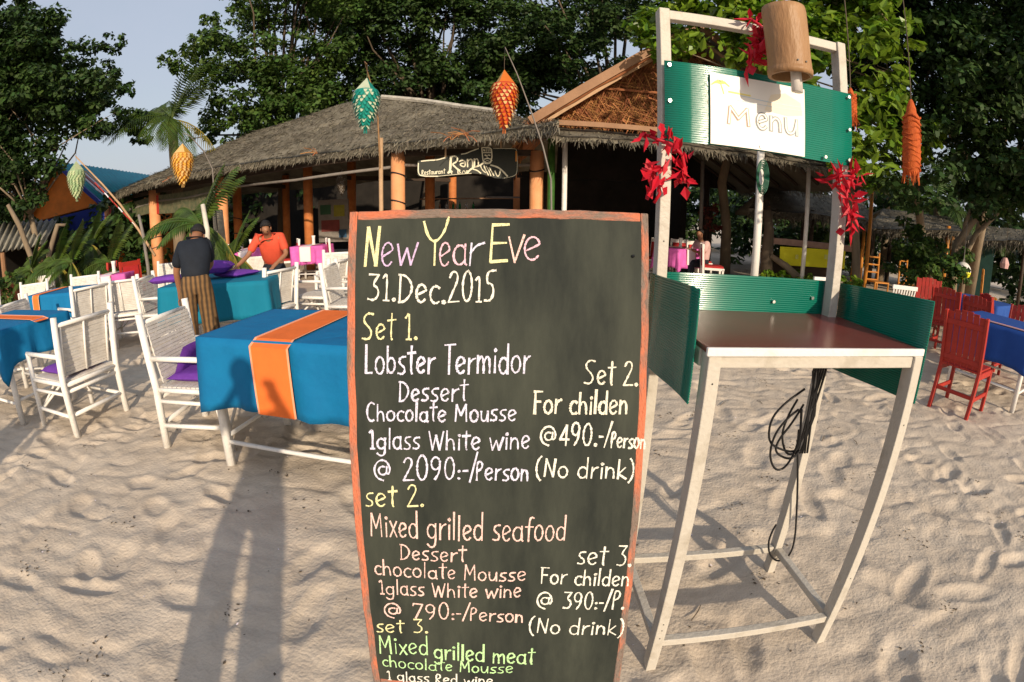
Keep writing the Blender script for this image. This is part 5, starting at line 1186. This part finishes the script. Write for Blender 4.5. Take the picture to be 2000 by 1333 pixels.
b0 = gd(1418, 500, 14.6); m = MB(); m.tube([zz(b0, -.1), zz(b0, 1.4) + Vector((-.05, 0, 0)), zz(b0, 2.6) + Vector((-.25, 0, 0)), zz(b0, 4.3) + Vector((.1, 0, 0))], [.17, .14, .13, .11], 10); m.build('trunk', bark, tr, True)
leaf_cloud('red_foliage', B_([(1388, 415, 14.3, .35), (1395, 445, 14.3, .28)]), 260, .12, mat('reddish_leaf', (.16, .04, .025), .6, island=.4), tr, seed=71)
sg_ = thing('hose_coil', 'dark green hose coiled on the white post under the sign', 'hose', tuple(gd(1482, 347, 8.9)))
m = MB()
for k in range(5): rr = .10 + .022 * k; m.tube([(rr * .62 * math.cos(t), -.1 - .012 * k, rr * 1.55 * math.sin(t)) for t in np.linspace(0, 2 * PI, 25)], .012, 6)
m.build('hose', mat('green_hose', (.01, .09, .05), .3, .1), sg_, True)
pp = gd(1474, 530, 9.0)
pole('white post with lilac shade carrying the coiled hose under the sign', [zz(pp, -.1), zz(pp, 3.1)], [.075, .07], white, 'white_post', 'post')

# right huts
def hut(label, px0, px1, yE0, yE1, yR0, yR1, D0, D1, depth, posts, m_=thatch):
    h = thing('thatched_hut', label, 'hut'); a, b = gd(px0, yE0, D0), gd(px1, yE1, D1); c, d = gd(px0 + 30, yR0, D0 + depth), gd(px1 - 20, yR1, D1 + depth)
    thatch_slope([a, b], [c, d], h, n=40, nv=12, density=70, fringe=60, flen=.32); dd = Vector((0, depth, 0))
    A_, B2 = resample([c + Vector((0, depth, 0)) * .8, d + Vector((0, depth, 0)) * .8], 20), resample([c, d], 20); A_[:, 2] = a.z; sheet(A_, B2, 5, .1, thatch, 'thatch_roof', h)
    for (u, mm, r) in posts: p = a.lerp(b, u) + Vector((0, .35, 0)); m = MB(); m.tube([zz(p, -.1), zz(p, p.z + .1)], r, 8); m.build('post', mm, h, True)
    for u in (.05, .95): p = a.lerp(b, u) + Vector((.3, depth * 1.5, 0)); m = MB(); m.tube([zz(p, -.1), zz(p, p.z + .1)], .08, 8); m.build('post', darkwood, h, True)
    return h, a, b
h1, a, b = hut('dark thatched bar hut behind the yellow banner', 1462, 1705, 408, 430, 366, 392, 12.6, 14.0, 2.4, ((.2, orpost, .05), (.93, orpost, .045), (.55, darkwood, .06)))
m = MB(); p, q2 = gd(1505, 470, 12.2), gd(1660, 486, 12.9); m.bar(p, q2, .5, .14); m.build('counter_top', mat('pinkish_plank', (.36, .22, .17), .8, .2, 8), h1)
m = MB(); m.bar(zz(p, .4) + Vector((0, .3, 0)), zz(q2, .4) + Vector((0, .3, 0)), .1, .8); m.build('counter_front', darkwood, h1)
bnn = thing('yellow_banner', 'blank bright yellow banner hanging under the bar hut counter', 'banner')
p, q2 = gd(1523, 500, 11.8), gd(1650, 508, 12.4); m = MB(); m.bar(p, q2, .02, .42); m.build('banner_cloth', yellow, bnn)
for (px, w_) in ((1555, .04), (1567, .02), (1612, .05), (1625, .03)): 
    pc = gd(px, 502, 11.9); m = MB(); m.box((pc.x, pc.y - .03, pc.z), (w_ * 2, .004, .10)); m.build('faded_print', mat('faded_yellow_print', (.60, .58, .12), .7), bnn)
h2, a, b = hut('second dark thatched hut further right with frayed eave', 1695, 1880, 445, 452, 408, 425, 14.0, 14.5, 2.6, ((.05, orpost, .05), (.95, orpost, .06)))
h3, a, b = hut('low thatched roof hut at the far right behind the buoy', 1860, 2040, 470, 470, 440, 450, 16, 16, 2.2, ((.1, orpost, .06), (.9, darkwood, .06)))
m = MB(); m.bar(zz(a, .9) + Vector((0, 1.8, 0)), zz(b, .9) + Vector((0, 1.8, 0)), .1, 1.8); m.build('teal_wall', mat('dark_teal_wall', (.02, .07, .06), .7), h3)
m = MB(); p = gd(1690, 540, 12.6); m.tube([zz(p, -.1), zz(p, 2.6)], .05, 8); o = m.build('orange_post', orpost, None, True); tag(o, 'slim orange bamboo post right of the leaning trunk', 'post')
m = MB(); P = [gd(x, y, 11.6) for x, y in ((1676, 565), (1672, 510), (1671, 460), (1664, 400), (1655, 340), (1648, 300))]; P[0].z = -.1
m.tube(P, [.12, .10, .095, .085, .075, .06], 10); o = m.build('tree_trunk', bark, None, True); tag(o, 'slender smooth trunk just right of the right stand post', 'tree trunk')
lt = thing('leaning_trunk', 'old leaning trunk and split wood at the left end of the bar hut', 'tree trunk')
P = [gd(x, y, 11.8) for x, y in ((1500, 545), (1497, 500), (1502, 450), (1498, 410))]; P[0].z = -.1; m = MB(); m.tube(P, [.17, .15, .12, .10], 9); m.build('trunk', barkd, lt, True)
P = [gd(x, y, 11.7) for x, y in ((1505, 500), (1535, 520), (1560, 545))]; m = MB(); m.tube(P, [.06, .08, .1], 8); m.build('split_log', bark, lt, True)
for i, (px, D) in enumerate(((1705, 12.9), (1767, 13.4), (1925, 14.5))):
    t = thing('ladder_chair', ('bamboo ladder backed chair beside the slim orange post', 'small bamboo chair before the second hut', 'bamboo rack chair by the right hut post')[i], 'chair', tuple(zz(gd(px, 520, D), 0)), R(20 * i))
    for s in (-1, 1): m = MB(); m.tube([(s * .22, 0, -.05), (s * .22, .05, 1.15)], .025, 7); m.build('post', orpost, t); m = MB(); m.tube([(s * .22, -.4, -.05), (s * .22, -.4, .5)], .022, 7); m.build('leg', orpost, t)
    for z in (.2, .5, .68, .86, 1.04): m = MB(); m.tube([(-.22, .03, z), (.22, .03, z)], .02, 6); m.build('rung', orpost, t)
    m = MB(); m.box((0, -.2, .48), (.46, .44, .03)); m.build('seat', orpost, t)
# buoy float on a wooden stand
bu_ = thing('buoy', 'white and yellow ball buoy hung from the twisted tree', 'buoy', tuple(gd(1880, 530, 10.4)))
m = MB(); m.lathe([(.17 * math.cos(a), .17 * math.sin(a)) for a in np.linspace(0, PI / 2 - .05, 9)], n=20); m.build('white_half', white, bu_, True)
m = MB(); m.lathe([(.17 * math.cos(a), .17 * math.sin(a)) for a in np.linspace(-PI / 2 + .05, 0, 9)], n=20); m.build('yellow_half', mat('buoy_yellow', (.72, .70, .02), .5, .05), bu_, True)
m = MB(); m.tube([(0, 0, .16), (0, 0, .9)], .008, 5); m.tube([(-.03, 0, .17), (.0, 0, .24), (.03, 0, .17)], .012, 5); m.build('rope', greyp, bu_)
th = thing('driftwood_table', 'rustic plank table under the ball buoy', 'table', tuple(zz(gd(1900, 570, 10.3), 0)))
m = MB(); m.tube([(0, 0, .50), (0, 0, .54)], .62, 12); m.build('round_top', paleWood, th)
for a_ in (0, 2.1, 4.2): m = MB(); m.tube([(.4 * math.cos(a_), .4 * math.sin(a_), -.05), (.3 * math.cos(a_), .3 * math.sin(a_), .5)], .05, 7); m.build('leg', brownwood, th)
bk = thing('hanging_lamp', 'small pinkish hanging lamp near the right edge', 'lamp', tuple(gd(1962, 515, 12))); m = MB(); m.lathe([(.09, -.1), (.11, .0), (.05, .12)], n=8); m.build('shade', mat('pinkish_shade', (.6, .36, .34), .6), bk); m = MB(); m.tube([(0, 0, .1), (0, 0, 1.8)], .006, 4); m.build('cord', barkd, bk)
# rubble and sand heap behind the red chairs
rb = []
V = []; Fq = []
for k in range(420):
    px, py = rng.uniform(1765, 1835), rng.uniform(588, 640); p = gz(px, py, 0); p.z = rng.uniform(0, .22); s = rng.uniform(.03, .085)
    o_ = len(V); q3 = [Vector(rng.normal(0, 1, 3)).normalized() * s * rng.uniform(.6, 1.2) for _ in range(6)]
    a1, a2, a3 = Vector((s, 0, 0)), Vector((0, s * .8, 0)), Vector((0, 0, s * .7)); Rm = Euler(rng.uniform(0, 6, 3)).to_matrix()
    pts = [p + Rm @ (v_ * rng.uniform(.7, 1.2)) for v_ in (a1, a2, -a1, -a2, a3, -a3)]; V += [tuple(x_) for x_ in pts]
    Fq += [(o_ + i_, o_ + (i_ + 1) % 4, o_ + 4) for i_ in range(4)] + [(o_ + (i_ + 1) % 4, o_ + i_, o_ + 5) for i_ in range(4)]
o = npmesh('coral_rubble', V, Fq, stone); tag(o, kind='stuff')

# ================================================================ inside the restaurant: tables and chairs
def simple_chair(name, label, body=white, cush=redcush):
    t = thing(name, label, 'chair')
    for s in (-1, 1):
        m = MB(); m.bar((s * .21, .21, -.02), (s * .21, .27, .98), .04, .045); m.build('back_post', body, t); m = MB(); m.bar((s * .21, -.2, -.02), (s * .21, -.2, .45), .04, .04); m.build('leg', body, t)
        m = MB(); m.bar((s * .21, -.2, .15), (s * .21, .22, .15), .025, .035); m.build('stretcher', body, t)
    m = MB(); m.box((0, 0, .45), (.46, .46, .05)); m.build('seat', body, t); m = MB(); m.bar((-.21, .255, .92), (.21, .255, .92), .035, .09); m.build('top_rail', body, t)
    m = MB(); m.bar((0, .225, .5), (0, .25, .88), .33, .05, up=(0, 1, 0)); m.build('back_cushion', cush, t); m = MB(); m.box((0, 0, .495), (.42, .42, .045)); m.build('seat_cushion', cush, t)
    return t
sc = simple_chair('wooden_chair', 'white wooden chair with red cushion right of the pink table in the restaurant'); sc['group'] = 'white wooden chairs in the restaurant'
rr_ = simple_chair('wooden_chair', 'red wooden chair at the right side of the small pink table on the left', redp, redcush)
bpy.context.view_layer.update()
def atp(px, D): p = gd(px, 480, D); return (p.x, p.y, 0)
sc.location = atp(662, 11.8); sc.rotation_euler = (0, 0, R(120))
for px, D, a, lab in ((562, 12.4, -60, 'white wooden chair with red cushion left of the pink table in the restaurant'), (505, 13, -100, 'white wooden chair behind the man in the red shirt'), (450, 12.6, 10, 'white wooden chair at the left pink table in the restaurant'), (1395, 11.1, 75, 'white chair with red cushion at the right of the lit floor'), (1368, 12.2, 20, 'white chair behind the first one at the right table'),
    (1262, 12.2, -80, 'white chair partly hidden behind the right edge of the blackboard'), (1330, 12.6, -10, 'white chair at the far side of the right pink table')): dup(sc, lab, atp(px, D), R(a))
rr_.location = atp(262, 9.9); rr_.rotation_euler = (0, 0, R(70)); dup(rr_, 'red wooden chair at the left side of the small pink table on the left', atp(193, 10.8), R(-70))
for i, (px, D, lab) in enumerate(((609, 12.0, 'pink and white cloth on the restaurant table behind the bamboo armchairs'), (487, 12.6, 'pink and white cloth on the table left of the man in red'), (215, 10.2, 'pink and white cloth on the small table below the leftmost pillar'), (1325, 11.5, 'purple pink cloth on the table in the right hand hall'))):
    c = atp(px, D); h = .82 if i != 2 else .78; table('restaurant_table', ('white restaurant table with pink cloth behind the bamboo armchairs', 'white restaurant table with pink cloth left of the man in red', 'small table with pink cloth below the leftmost pillar', 'white table with purple cloth in the right hand hall')[i], (c[0], c[1]), R(10 * i), .8, .7, h, m_=white)
    cloth('tablecloth', lab, (c[0], c[1]), R(10 * i), .82, .72, h + .002, .42, pink, corner=.12, amp=.035, seed=20 + i)
    cloth('table_runner', 'white strip lying over the ' + lab.split(' on ')[0] + ' ' + ('behind the bamboo armchairs', 'left of the man in red', 'under the leftmost pillar', 'in the right hand hall')[i], (c[0], c[1]), R(10 * i), .82, .72, h + .006, .36, whitecloth, 'table runner', x0=-.16, x1=.14)
    b_ = MB(); b_.lathe([(.05, 0), (.035, .06), (.04, .16), (.05, .22)], n=10); o = b_.build('candle_holder', white, None, True, (c[0] + .05, c[1], h + .01)); tag(o, 'white candle holder on the ' + ('table behind the bamboo armchairs', 'table left of the man in red', 'small table on the left', 'table in the right hand hall')[i], 'candle holder')
# seated guest at the right table
J = dict(stand_); J.update(pel=(0, .05, .52), chest=(0, -.02, .85), neck=(0, -.06, 1.03), head=(0, -.10, 1.18), shl=(.18, -.03, .97), shr=(-.18, -.03, .97), ell=(.22, -.15, .72), elr=(-.22, -.15, .72), wrl=(.12, -.38, .80), wrr=(-.12, -.38, .80), hipl=(.09, .0, .52), hipr=(-.09, .0, .52), knl=(.12, -.42, .50), knr=(-.12, -.42, .50), anl=(.12, -.42, .08), anr=(-.12, -.42, .08), tol=(.12, -.56, .03), tor=(-.12, -.56, .03))
c = atp(1372, 11.6); person('guest in pale pink shirt sitting at the table in the right hand hall', (c[0], c[1]), R(-70), J, mat('pale_pink_shirt', (.55, .36, .34), .8), navy)

# hanging restaurant sign: black board, wavy lower edge, cream lettering
sgn = thing('hanging_sign', 'black hanging restaurant sign with cream lettering and a bearded face drawing', 'sign')
D_ = 9.3
L0, R0 = gd(816, 330, D_), gd(1012, 330, D_); ux = Vector((R0.x - L0.x, R0.y - L0.y, 0)); Wd = ux.length; un = ux.normalized(); nrm = Vector((un.y, -un.x, 0))
def S_(zx_, zy_): # position from the enlarged crop of the sign (2000 px across 230)
    px, py = 800 + zx_ * .115, 270 + zy_ * .115; d = ray(px, py); t = (L0 - EYE).dot(nrm) / d.dot(nrm); return EYE + d * t
outline = [(140, 390), (210, 380), (500, 345), (620, 320), (890, 265), (1170, 175), (1215, 150), (1400, 150), (1410, 175), (1790, 170), (1840, 190), (1845, 580), (1780, 660), (1600, 690), (1450, 680), (1340, 640), (1240, 615), (1050, 600), (800, 625), (500, 650), (150, 645), (135, 620)]
P = [S_(*p) for p in outline]; k = len(P); m = MB(); m.add([p for p in P] + [p - nrm * .03 for p in P], [tuple(range(k)), tuple(range(k, 2 * k))[::-1]] + [(i, k + i, k + (i + 1) % k, (i + 1) % k) for i in range(k)])
SB_ = m.build('sign_board', mat('sign_black', (.012, .016, .010), .5), sgn)
crm = mat('sign_cream', (.74, .70, .52), .7, .05)
def sg2(pts, w, name='lettering'):
    Q = [S_(*p) for p in pts]; V2 = [((q_ - L0).dot(un), q_.z - L0.z) for q_ in Q]; return strokes_mesh([V2], L0, un, Vector((0, 0, 1)), nrm, w, name, crm, SB_, lift=.006, jitter=.12)
for pts, w in ((((200, 395), (330, 380), (470, 375), (600, 335)), .02), (((150, 430), (145, 620), (240, 650), (480, 650)), .02), (((880, 275), (960, 265), (1030, 230), (1170, 180)), .02), (((480, 650), (800, 618), (1050, 600)), .008), (((1420, 180), (1780, 180), (1825, 200), (1830, 580), (1780, 650), (1600, 682)), .008),
    (((700, 320), (690, 560), (660, 590)), .04), (((690, 330), (760, 300), (820, 340), (800, 410), (720, 440), (780, 500), (850, 560)), .026), (((840, 400), (900, 370), (945, 410), (945, 490), (880, 480), (850, 440), (940, 420)), .022),
    (((985, 360), (985, 490)), .03), (((985, 400), (1040, 350), (1070, 390), (1070, 490)), .022), (((1100, 355), (1100, 480)), .028), (((1100, 390), (1140, 345), (1165, 380), (1170, 470)), .022),
    (((650, 600), (700, 540), (740, 590), (680, 560), (720, 610)), .014), (((820, 520), (820, 600)), .018), (((820, 530), (870, 545), (825, 560), (880, 590), (825, 600)), .012), (((890, 600), (920, 540), (950, 600)), .012), (((960, 600), (965, 550), (990, 560)), .012),
    (((980, 590), (1060, 510), (1180, 470), (1250, 430)), .03), (((1080, 530), (1150, 550), (1210, 600)), .025), (((1200, 460), (1230, 540), (1290, 590)), .02), (((1260, 470), (1300, 560), (1340, 630)), .018), (((1300, 480), (1350, 560), (1380, 640)), .018), (((1350, 500), (1400, 580), (1430, 640)), .018), (((1450, 560), (1480, 640), (1500, 650)), .018), (((1540, 540), (1530, 620), (1500, 655)), .018),
    (((1380, 460), (1500, 495), (1580, 560), (1660, 650)), .034), (((1225, 160), (1235, 270), (1240, 330), (1250, 400), (1300, 440), (1370, 420), (1400, 330), (1395, 250), (1385, 160), (1225, 165)), .018), (((1260, 200), (1270, 220)), .03), (((1300, 170), (1300, 230)), .012), (((1330, 170), (1335, 230)), .012), (((1360, 170), (1365, 230)), .012),
    (((1250, 250), (1380, 250)), .014), (((1280, 290), (1300, 300)), .025), (((1340, 290), (1365, 295)), .02), (((1320, 290), (1310, 335), (1340, 340)), .012), (((1270, 360), (1320, 345), (1380, 360)), .02), (((1255, 390), (1290, 430), (1360, 430), (1390, 380)), .03), (((1290, 400), (1310, 380), (1350, 395)), .012)): sg2(pts, w)
# small word at lower left, set in small letters
S, adv = lay_text('Restaurant'.replace('R', 'R')); a_, b2 = S_(205, 630), S_(610, 600); strokes_mesh(S, a_, (b2 - a_) / adv, Vector((0, 0, .085)), nrm, .012, 'lettering', crm, sgn, lift=.006)
for (zx_, zt) in ((610, 60), (1550, 40)): a_ = S_(zx_, 350 if zx_ < 1000 else 190); m = MB(); m.bar(a_ - nrm * .01, a_ + Vector((0, 0, .32)) - nrm * .01, .03, .012); m.build('hanger', paleWood, sgn)
a_ = S_(1810, 220); m = MB(); m.bar(a_ + nrm * .01, a_ + Vector((0, 0, -.2)) + nrm * .01, .03, .012); m.build('edge_batten', orpost, sgn)
for o in list(bpy.data.objects):
    if o.type == 'MESH' and not o.data.materials: o.data.materials.append(white)

# each thing's origin goes to its own base
bpy.context.view_layer.update()
byp = {}
for o in bpy.data.objects:
    if o.parent: byp.setdefault(o.parent.name, []).append(o)
def extent(o):
    L = []
    if o.type == 'MESH': L += [o.matrix_world @ Vector(c) for c in o.bound_box]
    for c in byp.get(o.name, []): L += extent(c)
    return L
for o in list(bpy.data.objects):
    if o.parent or o.type in ('CAMERA', 'LIGHT') or o.location.length > 1e-6 or o.get('kind') in ('structure', 'stuff'): continue
    L = extent(o)
    if not L: continue
    c = Vector(((min(p.x for p in L) + max(p.x for p in L)) / 2, (min(p.y for p in L) + max(p.y for p in L)) / 2, min(p.z for p in L)))
    if o.type == 'EMPTY':
        for ch in byp.get(o.name, []): ch.location = ch.location - c
    else: o.data.transform(Matrix.Translation(-c))
    o.location = c
